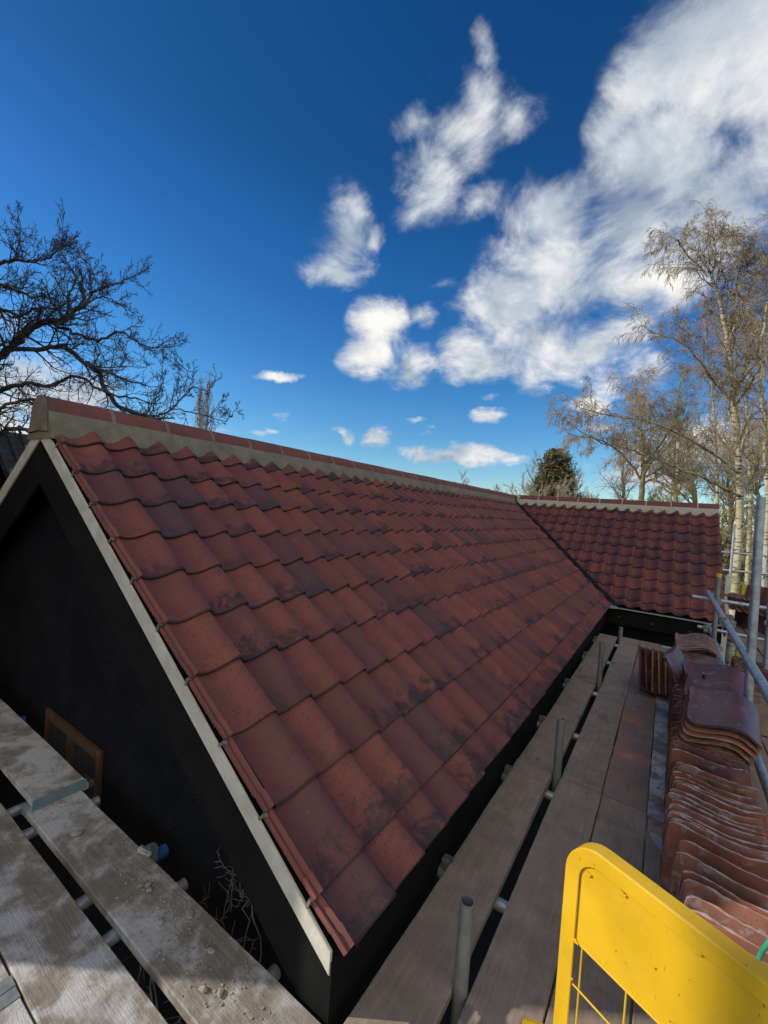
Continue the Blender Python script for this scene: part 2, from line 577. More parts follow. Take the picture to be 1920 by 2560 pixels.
MT = dict(
    roof=material('weathered_pantile', f_rooftile, spec=.32),
    ridge=material('red_ridge_tile', f_plain((0.21, 0.060, 0.045), (0.14, 0.050, 0.044), 7, .3, .003)),
    mortar=material('cream_mortar', f_plain((0.225, 0.190, 0.130), (0.150, 0.128, 0.088), 7, .8, .014, 45), rough=.9),
    joint=material('pale_mortar_joint', f_plain((0.46, 0.42, 0.31), (0.36, 0.33, 0.25), 14, .5, .003), rough=.9),
    barge=material('cream_verge_board', f_plain((0.58, 0.55, 0.47), (0.44, 0.42, 0.35), 9, .4, .005, 60), rough=.8),
    cut=material('cut_clay_edge', f_plain((0.40, 0.18, 0.09), (0.28, 0.12, 0.07), 30, .5, .003), rough=.9),
    lead=material('dark_lead_valley', f_plain((0.035, 0.045, 0.065), (0.06, 0.072, 0.095), 8, .3, .004), rough=.5),
    clip=material('dull_metal_clip', f_plain((0.42, 0.40, 0.37), (0.30, 0.29, 0.28), 40, .2, .001), rough=.5),
    clipd=material('tarnished_clip', f_plain((0.22, 0.20, 0.18), (0.13, 0.12, 0.11), 60, .3, .001), rough=.6),
    black=material('black_painted_render', f_black, rough=.85, spec=.12),
    blackw=material('black_stained_timber', f_plain((0.006, 0.006, 0.006), (0.010, 0.010, 0.009), 5, .3, .003), rough=.8, spec=.12),
    oak=material('orange_stained_timber', f_wood(2, (0.075, 0.030, 0.010), (0.045, 0.018, 0.007), (0.06, 0.026, 0.010), .1), rough=.6),
    glass=material('dark_window_glass', f_plain((0.02, 0.025, 0.028), (0.035, 0.04, 0.04), 60, .3, .001), rough=.15),
    board=material('dusty_scaffold_board', f_wood(1, (0.34, 0.255, 0.195), (0.18, 0.135, 0.10), (0.30, 0.205, 0.165), .45, .3)),
    boardo=material('clay_dusted_board', f_wood(1, (0.28, 0.20, 0.165), (0.17, 0.125, 0.10), (0.38, 0.155, 0.09), .95, .35)),
    boardm=material('mortared_scaffold_board', f_wood(1, (0.27, 0.235, 0.205), (0.18, 0.155, 0.135), (0.34, 0.28, 0.25), .5, 1.0)),
    boardl=material('limed_scaffold_board', f_wood(0, (0.30, 0.255, 0.20), (0.15, 0.125, 0.10), (0.36, 0.34, 0.33), .6, .95, .6)),
    galv=material('galvanised_tube', f_galv, metal=.75),
    coupler=material('coupler_steel', f_plain((0.36, 0.35, 0.32), (0.20, 0.19, 0.17), 30, .3, .002), rough=.45, metal=.7),
    oldsteel=material('dull_grey_tube', f_plain((0.20, 0.205, 0.20), (0.28, 0.28, 0.26), 14, .3, .002), rough=.55, metal=.5),
    yellow=material('chipped_yellow_paint', f_yellow),
    capy=material('yellow_plastic', f_plain((0.62, 0.50, 0.02), (0.55, 0.42, 0.02), 20, .1, .001), rough=.5),
    capb=material('blue_plastic', f_plain((0.02, 0.06, 0.25), (0.03, 0.09, 0.32), 20, .1, .001), rough=.4),
    bluep=material('faded_blue_paint', f_plain((0.09, 0.17, 0.24), (0.18, 0.22, 0.24), 20, .3, .002), rough=.7),
    band=material('galvanised_band', f_plain((0.30, 0.33, 0.32), (0.18, 0.21, 0.21), 30, .3, .002), rough=.5, metal=.5),
    crumb=material('mortar_crumbs', f_plain((0.34, 0.31, 0.27), (0.22, 0.20, 0.17), 30, .5, .003), rough=.95),
    green=material('green_cord', f_plain((0.03, 0.22, 0.15), (0.05, 0.28, 0.19), 30, .2, .002), rough=.5),
    disc=material('pale_scrap_metal', f_plain((0.40, 0.43, 0.47), (0.30, 0.33, 0.37), 20, .4, .003), rough=.35, metal=.4),
    bark=material('dark_bark', f_bark((0.085, 0.072, 0.068), (0.16, 0.14, 0.125)), rough=.9),
    birch=material('birch_bark', f_birch, rough=.8),
    birchtwig=material('birch_twigs', f_bark((0.22, 0.155, 0.105), (0.36, 0.285, 0.17), 3), rough=.9),
    mosstwig=material('mossy_branches', f_bark((0.17, 0.14, 0.06), (0.22, 0.19, 0.10), 3), rough=.9),
    paletwig=material('pale_twigs', f_bark((0.30, 0.25, 0.18), (0.22, 0.18, 0.13), 3), rough=.9),
    poplar=material('grey_poplar_twigs', f_bark((0.22, 0.20, 0.18), (0.30, 0.27, 0.24), 2), rough=.9),
    needle=material('conifer_needles', f_bark((0.065, 0.075, 0.032), (0.16, 0.125, 0.055), 2), rough=.9),
    scrub=material('brown_scrub', f_bark((0.10, 0.10, 0.035), (0.17, 0.13, 0.07), 2), rough=.95),
    grass=material('rough_grass', f_grass, rough=.95),
    darktile=material('dark_roof_tiles', f_plain((0.045, 0.04, 0.042), (0.09, 0.075, 0.07), 3, .3, .01), rough=.8),
    brick=material('brown_brick', f_plain((0.22, 0.12, 0.08), (0.16, 0.09, 0.07), 4, .4, .01), rough=.9),
    white=material('white_gloss_paint', f_plain((0.75, 0.74, 0.68), (0.66, 0.65, 0.60), 8, .1, .002), rough=.5),
)
for k_ in ('orange', 'limed', 'plum', 'mossy', 'rim', 'rimo'):
    MT['t_' + k_] = material('old_clay_tile_' + k_, f_oldtile(k_), spec=.6 if k_ == 'plum' else .4)

rng = np.random.default_rng(7)
random.seed(7)
# ---------------------------------------------------------------- setting
GZ = -2.6
mb = MB()
mb.add([(-400, -400, GZ), (500, -400, GZ), (500, 600, GZ), (-400, 600, GZ)], [(0, 1, 2, 3)])
tag(mb.build('ground', MT['grass']), kind='structure')

# ---------------------------------------------------------------- the house
W, H, L = 2.64, 1.785, 7.174
PITCH = math.atan2(H, W)
CS, SN = math.cos(PITCH), math.sin(PITCH)
RAFT = math.hypot(W, H)
XE = 1.545                                   # outer verge of the wing
YR = L + W                                   # line of the wing's ridge
house = tag(empty('house', (-W, 4.0, GZ)), 'black walled single storey house with newly laid red pantile roof and a side wing', 'house')

PROF = [(0, .010), (.10, .004), (.24, 0), (.40, .003), (.55, .012), (.68, .023), (.79, .031), (.88, .033), (.95, .029), (1.0, .021)]


def tile_field(name, org, ud, sd, cols, joints, width, cuts, parent, seed):
    """a tiled slope: org = eave corner, ud across, sd up the slope; cuts = planes (co, no) beyond which tiles are cut away"""
    rg = np.random.default_rng(seed)
    org, ud, sd = Vector(org), Vector(ud), Vector(sd)
    nd = ud.cross(sd)
    if nd.z < 0:
        nd = -nd
    V, F, UV, RN = [], [], [], []
    nu = len(PROF)
    svals = [0, .006, .5, 1.0]
    for j, s0 in enumerate(joints):
        s1 = (joints[j + 1] if j + 1 < len(joints) else s0 + .33) + .06
        for u0 in cols:
            r = rg.random(3)
            ds = rg.normal(0, .0034)
            lift = rg.normal(0, .0018)
            du = rg.normal(0, .0012)
            ln = s1 - s0
            base = len(V)
            rows = []
            for k, sv in enumerate(svals):
                s = s0 + ds + (ln * sv if k > 1 else sv)
                row = []
                for (pu, ph) in PROF:
                    hh = .034 - .026 * (s - s0) / ln + ph * 1.5 + lift
                    if k == 0:
                        hh -= .005
                    row.append(len(V))
                    V.append(org + ud * (u0 + du + pu * width) + sd * s + nd * hh)
                    UV.append((pu, min(1, max(0, (s - s0) / .302))))
                rows.append(row)
            # underside of the tail, giving the tile its thickness
            row = []
            for (pu, ph) in PROF:
                row.append(len(V))
                V.append(org + ud * (u0 + du + pu * width) + sd * (s0 + ds + .002) + nd * (.034 + ph * 1.5 + lift - .023))
                UV.append((pu, 0))
            tailr = row
            # right-hand side edge going down
            side = []
            for k, sv in enumerate(svals):
                s = s0 + ds + (ln * sv if k > 1 else sv)
                side.append(len(V))
                V.append(org + ud * (u0 + du + width + .001) + sd * s + nd * (.034 - .026 * (s - s0) / ln + PROF[-1][1] * 1.5 + lift - .018))
                UV.append((1, min(1, max(0, (s - s0) / .302))))
            fs = []
            for k in range(3):
                for i in range(nu - 1):
                    fs.append((rows[k][i], rows[k][i + 1], rows[k + 1][i + 1], rows[k + 1][i]))
                fs.append((rows[k][-1], side[k], side[k + 1], rows[k + 1][-1]))
            for i in range(nu - 1):
                fs.append((tailr[i], tailr[i + 1], rows[0][i + 1], rows[0][i]))
            F += fs
            RN += [r] * (len(V) - base)
    me = bpy.data.meshes.new(name)
    me.from_pydata([tuple(v) for v in V], [], F)
    uvl = me.uv_layers.new(name='tile')
    at = me.color_attributes.new('rnd', 'FLOAT_COLOR', 'POINT')
    at.data.foreach_set('color', np.concatenate([np.array(RN), np.ones((len(V), 1))], 1).astype(np.float32).ravel())
    vi = np.zeros(len(me.loops), np.int32)
    me.loops.foreach_get('vertex_index', vi)
    uvl.data.foreach_set('uv', np.array(UV, np.float32)[vi].ravel())
    if cuts:
        bm = bmesh.new()
        bm.from_mesh(me)
        for co, no in cuts:
            g = bmesh.ops.bisect_plane(bm, geom=bm.verts[:] + bm.edges[:] + bm.faces[:], plane_co=co, plane_no=no, clear_outer=True, dist=1e-5)
            ed = [e for e in g['geom_cut'] if isinstance(e, bmesh.types.BMEdge)]
            ex = bmesh.ops.extrude_edge_only(bm, edges=ed)
            vs = [v for v in ex['geom'] if isinstance(v, bmesh.types.BMVert)]
            bmesh.ops.translate(bm, verts=vs, vec=-nd * (.034 if name.startswith('wing') else .018))
            for f in ex['geom']:
                if isinstance(f, bmesh.types.BMFace):
                    f.material_index = 1
        bm.to_mesh(me)
        bm.free()
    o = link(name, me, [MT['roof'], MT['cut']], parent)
    me.shade_smooth()
    me.set_sharp_from_angle(angle=rad(35))
    return o


JT = [0.0] + [.165 + .302 * k for k in range(10)]
PW = .2185
cols_main = [.0275 + PW * i for i in range(int((YR + .3) / PW))]
vn = Vector((1, 1, 0)).normalized()
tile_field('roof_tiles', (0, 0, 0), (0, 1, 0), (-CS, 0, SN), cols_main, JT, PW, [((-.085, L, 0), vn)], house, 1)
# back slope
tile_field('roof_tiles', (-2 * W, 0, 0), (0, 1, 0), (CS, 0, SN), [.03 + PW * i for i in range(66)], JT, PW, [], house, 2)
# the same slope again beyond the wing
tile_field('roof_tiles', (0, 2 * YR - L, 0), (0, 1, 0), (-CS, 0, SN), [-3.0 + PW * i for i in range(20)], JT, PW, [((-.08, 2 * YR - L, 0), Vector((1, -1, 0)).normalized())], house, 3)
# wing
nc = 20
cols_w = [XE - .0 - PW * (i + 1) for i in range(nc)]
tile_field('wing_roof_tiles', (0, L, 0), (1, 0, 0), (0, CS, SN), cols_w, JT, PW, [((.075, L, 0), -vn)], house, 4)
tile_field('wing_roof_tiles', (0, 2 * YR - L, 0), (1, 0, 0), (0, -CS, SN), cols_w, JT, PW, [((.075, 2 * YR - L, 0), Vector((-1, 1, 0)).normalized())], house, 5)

# roof deck under the tiles
ZR = 14.0
mb = MB()
for sx in (1, -1):
    def q(x, dz):
        return (-W + sx * (W + x), -(x + W) * 0 + 0, 0)
mb.prism([(-.03, -.025), (-W, H - .012), (-2 * W + .03, -.025), (-2 * W + .03, -.06), (-W, H - .05), (-.03, -.06)], -.01, ZR, 1)
mb.build('roof_deck', MT['blackw'], house)
mb = MB()
mb.prism([(L + .03, -.027), (YR, H - .014), (2 * YR - L - .03, -.027), (2 * YR - L - .03, -.06), (YR, H - .05), (L + .03, -.06)], -W - .1, XE - .02, 0)
o = mb.build('wing_roof_deck', MT['blackw'], house)

# valley gutter: dark lead strip
mb = MB()
a = Vector((.06, L - .06, -.005))
b = Vector((-W + .02, YR - .02, H + .0))
pv = Vector((1, -1, 0)).normalized()
N_ = 14
vs, fs = [], []
for i in range(N_ + 1):
    c = a.lerp(b, i / N_)
    # V section resting on both slopes
    for off, dz in ((-.115, .078), (-.06, .026), (0, .010), (.06, .026), (.115, .078)):
        wob = .003 * math.sin(i * 2.1 + off * 40)
        p_ = c + pv * (-off) + Vector((0, 0, dz * 0 + abs(off) * SN / CS * .7071 + .006 + wob))
        vs.append(p_)
for i in range(N_):
    for k in range(4):
        q0 = i * 5 + k
        fs.append((q0, q0 + 1, q0 + 6, q0 + 5))
mb.add(vs, fs)
mb.build('valley_gutter', MT['lead'], house, smooth=True, recalc=False)
mb = MB()
mb.prism([(-.10, -.0), (-.02, .02), (.09, .012), (.12, -.02), (.02, -.03)], L - .10, L + .05, 1)
mb.build('valley_gutter_end', MT['clip'], house, bevel=.006)

# ridges
RR = .128


def ridge_tile(along, c, z, lo, hi):
    """half round ridge tile between lo and hi; along 1 = Y, 0 = X"""
    m = MB()
    n = 14
    out, inn = [], []
    for i in range(n + 1):
        t = math.pi * i / n
        out.append((c + RR * math.cos(t), z + RR * math.sin(t)))
        inn.append((c + (RR - .016) * math.cos(t), z + (RR - .016) * math.sin(t)))
    m.prism(out + inn[::-1], lo, hi, along)
    return m


def ridge_line(along, c, lo, hi, step, z):
    t = lo
    k = 0
    while t < hi - .05:
        e = min(t + step, hi)
        a_, b_ = t + .011, e - .011
        g = random.uniform(-.0025, .0025)
        m = ridge_tile(along, c + g, z + g, a_, b_)
        m.build('ridge_tile', MT['ridge'], house, smooth=True, bevel=.004, seg=1)
        t = e
        k += 1


RZ = 1.945 - RR
ridge_line(1, -W, -.031, 9.6, .393, RZ)
ridge_line(1, -W, 9.6 - .035 + .0, 14.0, .45, RZ)
ridge_line(0, YR, -W + .24, XE + .01, .45, RZ - .005)


def mortar(along, c, lo, hi, z, name, mat, endmat=True):
    """bedding below the ridge tiles down onto the tile rolls, plus a rounded core that fills the joints"""
    m = MB()
    n = 14
    core = [(c + (RR - .004) * math.cos(math.pi * i / n), z + (RR - .004) * math.sin(math.pi * i / n)) for i in range(n + 1)]
    skirt = [(c - .20, z - .14), (c + .20, z - .14)]
    prof = [(c + .205, H - .12), (c + .185, H - .045), (c + RR + .004, z + .012)] + core[1:-1] + [(c - RR - .004, z + .012), (c - .185, H - .045), (c - .205, H - .12)]
    m.prism(prof, lo, hi, along)
    return m.build(name, mat, house, smooth=True)


mortar(1, -W, -.0205, 14.0, RZ, 'ridge_bedding', MT['mortar'])
mortar(0, YR, -W + .25, XE + .004, RZ - .005, 'wing_ridge_bedding', MT['joint'])
# gable end plug under the ridge end
m = MB()
n = 16
pr = [(-W + (RR + .004) * math.cos(math.pi * i / n), RZ + (RR + .003) * math.sin(math.pi * i / n)) for i in range(n + 1)]
pr += [(-W - RR - .03, H - .08), (-W, H - .07), (-W + RR + .03, H - .08)]
m.prism(pr, -.030, -.021, 1)
m.build('ridge_end_plug', MT['mortar'], house, bevel=.006)
m = MB()
pr = [(YR + (RR + .01) * math.cos(math.pi * i / n), RZ + (RR + .01) * math.sin(math.pi * i / n)) for i in range(n + 1)]
pr += [(YR - RR - .05, H - .12), (YR + RR + .05, H - .12)]
m.prism(pr, -W + .18, -W + .245, 0)
m.build('ridge_end_plug', MT['joint'], house, bevel=.006)

# verge: interlocking edge of the first tiles, metal clips, cream board under it
T34 = H / W
for sx in (1, -1):
    vp = MB()
    cl = MB()
    for j, s0 in enumerate(JT):
        s1 = (JT[j + 1] if j + 1 < len(JT) else s0 + .27) + .01
        sec = [(.001, -.012), (-.001, .002), (.001, .009), (.005, .010), (.008, .003), (.013, .002), (.016, .008), (.020, .012), (.029, .020), (.029, -.02)]
        vs = []
        for s, lf in ((s0 + .004, .027), (s0 + .07, .025), (s0 + .0701, .020), (s1, .006)):
            for (y, hh) in sec:
                wv_ = random.uniform(-.0012, .0012)
                x = -s * CS + SN * (hh + lf)
                z = s * SN + CS * (hh + lf)
                vs.append((-W + sx * (W + x), y + wv_, z))
        ns = len(sec)
        fs = [tuple(range(ns)), tuple(reversed(range(3 * ns, 4 * ns)))]
        for k in range(3):
            for i in range(ns - 1):
                fs.append((k * ns + i, k * ns + i + 1, (k + 1) * ns + i + 1, (k + 1) * ns + i))
        vp.add(vs, fs)
        if j > 0:
            M_ = Matrix.Translation((-W + sx * (W - s0 * CS), -.006, s0 * SN)) @ Matrix.Rotation(sx * PITCH, 4, 'Y')
            cl = MB()
            M_ = M_ @ Matrix.Rotation(random.uniform(-.3, .3), 4, 'Y') @ Matrix.Translation((random.uniform(-.006, .006), 0, random.uniform(.0, .012)))
            cl.box((-.007, -.006, -.020), (.004, .001, .020), 0, M_)
            cl.box((-.008, -.006, .016), (.010, .013, .019), 0, M_ @ Matrix.Rotation(rad(-12), 4, 'X'))
            cl.build('verge_clip', MT['clipd'], house, bevel=.0015)
    vp.build('verge_edge', MT['ridge'], house)
    m = MB()
    e0 = -.035
    m.prism([(-W + sx * (W + x), z) for x, z in ((e0, -e0 * T34 * 1 - .012 + .0), (-W, H - .012), (-W, H - .118), (e0 - .0, -e0 * T34 - .088))], -.014, -.003, 1)
    m.build('verge_board', MT['barge'], house, bevel=.002)
    m = MB()
    m.prism([(-W + sx * (W + x), z) for x, z in ((-.05, .03 - .055), (-W, H - .075), (-W, H - .40), (-.05, .03 - .34))], -.001, .020, 1)
    m.build('bargeboard', MT['blackw'], house, bevel=.003)

# eave fascias
m = MB()
m.box((-.055, -.004, -.26), (-.033, L - .02, -.022))
m.build('fascia', MT['blackw'], house)
m = MB()
m.box((-2 * W + .033, -.004, -.26), (-2 * W + .055, ZR, -.022))
m.build('fascia', MT['blackw'], house)
m = MB()
m.box((-.02, L + .035, -.30), (XE - .03, L + .058, -.05))
m.build('wing_fascia', MT['blackw'], house)
m = MB()
m.box((.02, L - .012, -.030), (XE - .01, L + .05, -.012))
m.build('eave_strip', MT['clip'], house, bevel=.003)
for x, z in ((.12, -.17), (.60, -.19), (1.1, -.2)):
    m = MB()
    m.box((x, L + .02, z - .012), (x + .05, L + .034, z + .012))
    m.build('batten_end', MT['oak'], house)
# walls
m = MB()
m.prism([(-.20, GZ), (-.20, -.02), (-W, H - .13), (-2 * W + .2, -.02), (-2 * W + .2, GZ)], .12, .30, 1)
m.build('gable_wall', MT['black'], house)
m = MB()
m.box((-.38, .31, GZ), (-.20, L + .3, -.06))
m.box((-2 * W + .2, .31, GZ), (-2 * W + .38, ZR, -.06))
m.build('side_wall', MT['black'], house)
m = MB()
m.box((-.19, L + .14, GZ), (XE - .25, L + .32, -.05))
m.prism([(L + .33, GZ), (L + .33, -.0), (YR, H - .12), (2 * YR - L - .2, -.0), (2 * YR - L - .2, GZ)], XE - .25, XE - .12, 0)
m.build('wing_wall', MT['black'], house)
m = MB()
m.prism([(L - .02, -.01), (YR, H - .01), (2 * YR - L, -.01), (2 * YR - L, -.17), (YR, H - .18), (L - .02, -.17)], XE - .014, XE + .010, 0)
m.build('wing_bargeboard', MT['blackw'], house)

# window in the gable
wf = MB()
X0, X1, ZT, ZB = -2.60, -1.82, -.10, -.62
xm = (X0 + X1) / 2
for lo, hi in (((X0, ZB), (X0 + .05, ZT)), ((X1 - .05, ZB), (X1, ZT)), ((X0 + .05, ZT - .06), (X1 - .05, ZT)), ((xm - .05, ZB), (xm + .05, ZT - .06)), ((X0 + .05, ZB), (xm - .05, ZB + .05)), ((xm + .05, ZB), (X1 - .05, ZB + .05))):
    wf.box((lo[0], .096, lo[1]), (hi[0], .119, hi[1]))
win = wf.build('window', MT['oak'], house, bevel=.004)
for a_, b_ in ((X0 + .05, xm - .05), (xm + .05, X1 - .05)):
    m = MB()
    m.box((a_, .106, ZB + .05), (b_, .114, ZT - .06))
    m.build('pane', MT['glass'], win)
m = MB()
m.box((xm + .24, .075, -.36), (xm + .265, .105, -.325))
m.box((xm + .12, .070, -.355), (xm + .24, .080, -.347))
m.build('window_stay', MT['white'], win, bevel=.003)
for o_ in win.children:
    o_.matrix_parent_inverse = Matrix.Translation(house.location * 0)
    o_.matrix_parent_inverse = Matrix.Identity(4)

# flue cowl showing above the ridge
vx, vy = -3.6, 10.9
zc = 1.86
m = MB()
m.tube((vx, vy, 1.0), (vx, vy, zc + .12), .085, 20)
vent = m.build('flue_pipe', MT['oldsteel'], house, smooth=True)
m = MB()
m.tube((vx, vy, zc + .12), (vx, vy, zc + .16), .14, 24, .17)
m.tube((vx, vy, zc + .161), (vx, vy, zc + .20), .17, 24, .06)
m.tube((vx, vy, zc + .03), (vx, vy, zc + .05), .13, 24)
m.build('flue_cowl', MT['clip'], house, smooth=True)

# ---------------------------------------------------------------- scaffold boards
DZ = -.2
BT = .038


def board(axis, a0, a1, c0, mat, label, z=DZ, width=.225, tilt=0.0, bands=(0, 0), bandmat='band', group='scaffold boards of the walkway'):
    """board along axis from a0 to a1, its near edge at c0"""
    m = MB()
    ln = a1 - a0
    n = max(2, int(ln / .12))
    vs, fs = [], []
    sd_ = rng.integers(1e6)
    rg = np.random.default_rng(sd_)
    ph = rg.random(4) * 6
    sec = [(0.003, 0), (width - .003, 0), (width, -.003), (width, -BT + .003), (width - .003, -BT), (.003, -BT), (0, -BT + .003), (0, -.003)]
    for i in range(n + 1):
        t = i / n * ln
        e = .0016 * math.sin(t * 3 + ph[0]) + rg.normal(0, .0007)
        e2 = .0016 * math.sin(t * 2.3 + ph[1]) + rg.normal(0, .0007)
        dz = .002 * math.sin(t * 1.3 + ph[2]) + tilt * (t - ln / 2)
        for k, (c, h) in enumerate(sec):
            cc = c + (e if c < width / 2 else e2)
            vs.append((t - ln / 2, cc - width / 2, h + dz) if axis == 0 else (cc - width / 2, t - ln / 2, h + dz))
    ns = len(sec)
    fs.append(tuple(range(ns)))
    fs.append(tuple(reversed(range(n * ns, (n + 1) * ns))))
    for i in range(n):
        for k in range(ns):
            k2 = (k + 1) % ns
            fs.append((i * ns + k, i * ns + k2, (i + 1) * ns + k2, (i + 1) * ns + k))
    m.add(vs, fs)
    me = bpy.data.meshes.new('scaffold_board')
    o = m.build('scaffold_board', MT[mat])
    o.location = ((a0 + a1) / 2, c0 + width / 2, z) if axis == 0 else (c0 + width / 2, (a0 + a1) / 2, z)
    tag(o, label, 'scaffold board', group)
    for e, on in zip((-1, 1), bands):
        if on:
            b_ = MB()
            x = e * (ln / 2)
            w2 = width / 2 + .003
            dzt = tilt * x
            bw = .045 if bandmat == 'band' else .014
            lo_, hi_ = (x - bw * (e > 0), x + bw * (e < 0))
            lo_, hi_ = (lo_, hi_ + .003) if e > 0 else (lo_ - .003, hi_)
            if axis == 0:
                b_.box((lo_, -w2, -BT - .003 + dzt), (hi_, w2, .004 + dzt))
            else:
                b_.box((-w2, lo_, -BT - .003 + dzt), (w2, hi_, .004 + dzt))
            bo = b_.build('end_band', MT[bandmat], o, bevel=.002)
            bo.matrix_parent_inverse = Matrix.Identity(4)
    return o


# walkway beside the eave, four boards wide, running away
board(1, -2.1, 1.83, .018, 'board', 'near board of the row closest to the eave', z=DZ + .006)
board(1, 1.84, 5.87, .020, 'board', 'far board of the row closest to the eave', z=DZ - .002)
board(1, -2.05, 1.80, .293, 'board', 'near board of the second row from the eave, beyond the pole stubs')
board(1, 1.808, 5.93, .293, 'board', 'far board of the second row from the eave with pale dust at its end')
board(1, -2.0, 1.79, .523, 'board', 'near board of the third row from the eave')
board(1, 1.798, 5.93, .523, 'boardo', 'far board of the third row stained with orange clay dust')
board(1, -2.1, 1.76, .753, 'board', 'near board of the fourth row beside the stacked tiles')
board(1, 1.77, 5.9, .753, 'boardm', 'far board crusted with pale mortar beside the stacked tiles')
board(1, -2.0, 1.9, .983, 'board', 'near board underneath the standing clay tiles')
board(1, 1.91, 5.9, .983, 'boardm', 'far board underneath the standing clay tiles')
for k, (x, y0, y1) in enumerate(((1.23, 1.6, 5.5), (1.46, 1.2, 5.1), (1.70, 1.8, 5.7), (1.93, 1.4, 5.3), (1.66, 5.75, 9.7), (1.90, 5.4, 9.3), (2.14, 5.9, 9.8), (2.38, 5.2, 9.1))):
    board(1, y0, y1, x, 'board', ('grey board just outside the guard rail', 'second grey board outside the guard rail', 'third grey board outside the guard rail', 'outermost board past the guard rail', 'inner board beside the end of the wing', 'second board out from the end of the wing', 'third board out from the end of the wing', 'outermost board past the end of the wing')[k], z=DZ - .004 * k * 0 - .01)
# walkway in front of the gable
board(0, -5.6, -1.72, -.232, 'boardl', 'mortar covered board lapped over its neighbour in front of the gable window', z=DZ + .052, tilt=-.006, bands=(0, 1), bandmat='bluep')
board(0, -1.80, -.012, -.252, 'boardl', 'board with mortar crumbs nearest the black gable wall', bands=(1, 0), bandmat='bluep')
board(0, -5.6, -1.905, -.532, 'boardl', 'far board of the middle row before the gable')
board(0, -1.897, -.012, -.530, 'boardl', 'limed board of the middle row before the gable, partly in sun')
board(0, -4.8, -.875, -.762, 'boardl', 'board with a galvanised band on its end at the left edge', bands=(0, 1))
board(0, -.868, -.012, -.764, 'boardl', 'short sunlit board with a banded end at the lower left', bands=(1, 0))
board(0, -4.4, -.012, -.998, 'boardl', 'board hidden mostly below the left edge')

# ---------------------------------------------------------------- scaffold frame
scaf = tag(empty('scaffold', (1.1, 2.0, GZ)), 'galvanised tube scaffold with guard rails and couplers beside the tiled roof', 'scaffold')
TR = .02415


def tube(a, b, name, mat='galv', parent=None, hollow=.0035, r=TR):
    m = MB()
    m.tube(a, b, r, 24, hollow=hollow)
    return m.build(name, MT[mat], parent or scaf, smooth=True)


def coupler(c, ax, bx, parent=None):
    """double coupler: two jaws at right angles with hinged flaps, bolts and nuts; ax and bx are the tube directions"""
    c, ax, bx = Vector(c), Vector(ax).normalized(), Vector(bx).normalized()
    n_ = ax.cross(bx).normalized()
    m = MB()
    for d, o_, sd in ((ax, bx, -1), (bx, ax, 1)):
        cc = c + n_ * (sd * .027)
        m.tube(cc - d * .024, cc + d * .024, .0305, 14)
        e = o_
        m.tube(cc + e * .040 - n_ * .036, cc + e * .040 + n_ * .036, .007, 8)
        m.tube(cc + e * .040 + n_ * (.020 * sd), cc + e * .040 + n_ * (.034 * sd), .013, 6)
        M_ = Matrix((e, d, n_)).transposed().to_4x4()
        M_.translation = cc
        m.box((.012, -.022, -.022), (.050, .022, -.012), 0, M_)
        m.box((.012, -.022, .012), (.050, .022, .022), 0, M_)
        m.box((-.046, -.018, -.008), (-.026, .018, .008), 0, M_)
    return m.build('coupler', MT['coupler'], parent or scaf, bevel=.0015, seg=1)


XA, YA, ZA = Vector((1, 0, 0)), Vector((0, 1, 0)), Vector((0, 0, 1))
KS = 1.3


def far(p_):
    return tuple(CAM + (Vector(p_) - CAM) * KS)


GZN = CAM.z + (GZ - CAM.z) / KS
tube(far((1.090, -1.6, .800)), far((1.090, 4.03, .815)), 'guard_rail')
tube(far((1.165, .9, .315)), far((1.160, 4.60, .40)), 'mid_rail')
tube(far((1.150, 1.66, GZN)), far((1.098, 1.64, 1.575)), 'standard')
tube(far((1.395, 2.98, GZN)), far((1.372, 2.99, 1.22)), 'standard')
st = tube(far((1.135, 3.62, GZN)), far((1.125, 3.60, 1.02)), 'standard', 'oldsteel')
m = MB()
m.tube(far((1.125, 3.60, 1.005)), far((1.125, 3.60, 1.035)), .0275, 20)
m.build('end_cap', MT['capy'], st, smooth=True).matrix_parent_inverse = Matrix.Identity(4)
tube(far((.97, 3.95, .765)), far((2.6, 3.93, .735)), 'transom')
tube(far((1.06, 4.50, .39)), far((2.6, 4.46, .345)), 'transom')
coupler(far((1.110, 3.78, .80)), XA, YA)
coupler(far((1.15, 3.70, .775)), ZA, XA)
coupler(far((1.125, 4.40, .40)), XA, YA)
coupler(far((1.16, 3.72, .37)), ZA, YA)
coupler(far((1.10, 2.52, .805)), YA, ZA)
coupler(far((1.39, 2.98, .42)), XA, ZA)
coupler(far((1.38, 2.98, .78)), XA, ZA)
coupler(far((1.14, 2.05, .36)), YA, ZA)
for x, y, zt in ((.268, .32, .105), (.268, 1.8, .165), (.268, 3.75, .214)):
    tube((x, y, GZ), (x, y, zt), 'pole_stub', 'oldsteel')
tube((.275, 5.75, GZ), (.29, 5.7, -.02), 'pole_stub', 'oldsteel')
for y in (-.35, .785, 1.686, 2.553, 3.567, 4.698, 5.6):
    t_ = tube((-.035, y, DZ - .063), (2.7, y, DZ - .063), 'transom', hollow=.0)
    m = MB()
    m.tube((-.075, y, DZ - .063), (-.030, y, DZ - .063), .0275, 16)
    m.build('end_cap', MT['capb'], t_, smooth=True).matrix_parent_inverse = Matrix.Identity(4)
    m = MB()
    m.tube((-.028, y, DZ - .063), (.012, y, DZ - .060), .035, 12, .031)
    m.box((-.02, y - .02, DZ - .05), (.03, y + .02, DZ + .012))
    m.build('board_clip', MT['coupler'], scaf, bevel=.004)
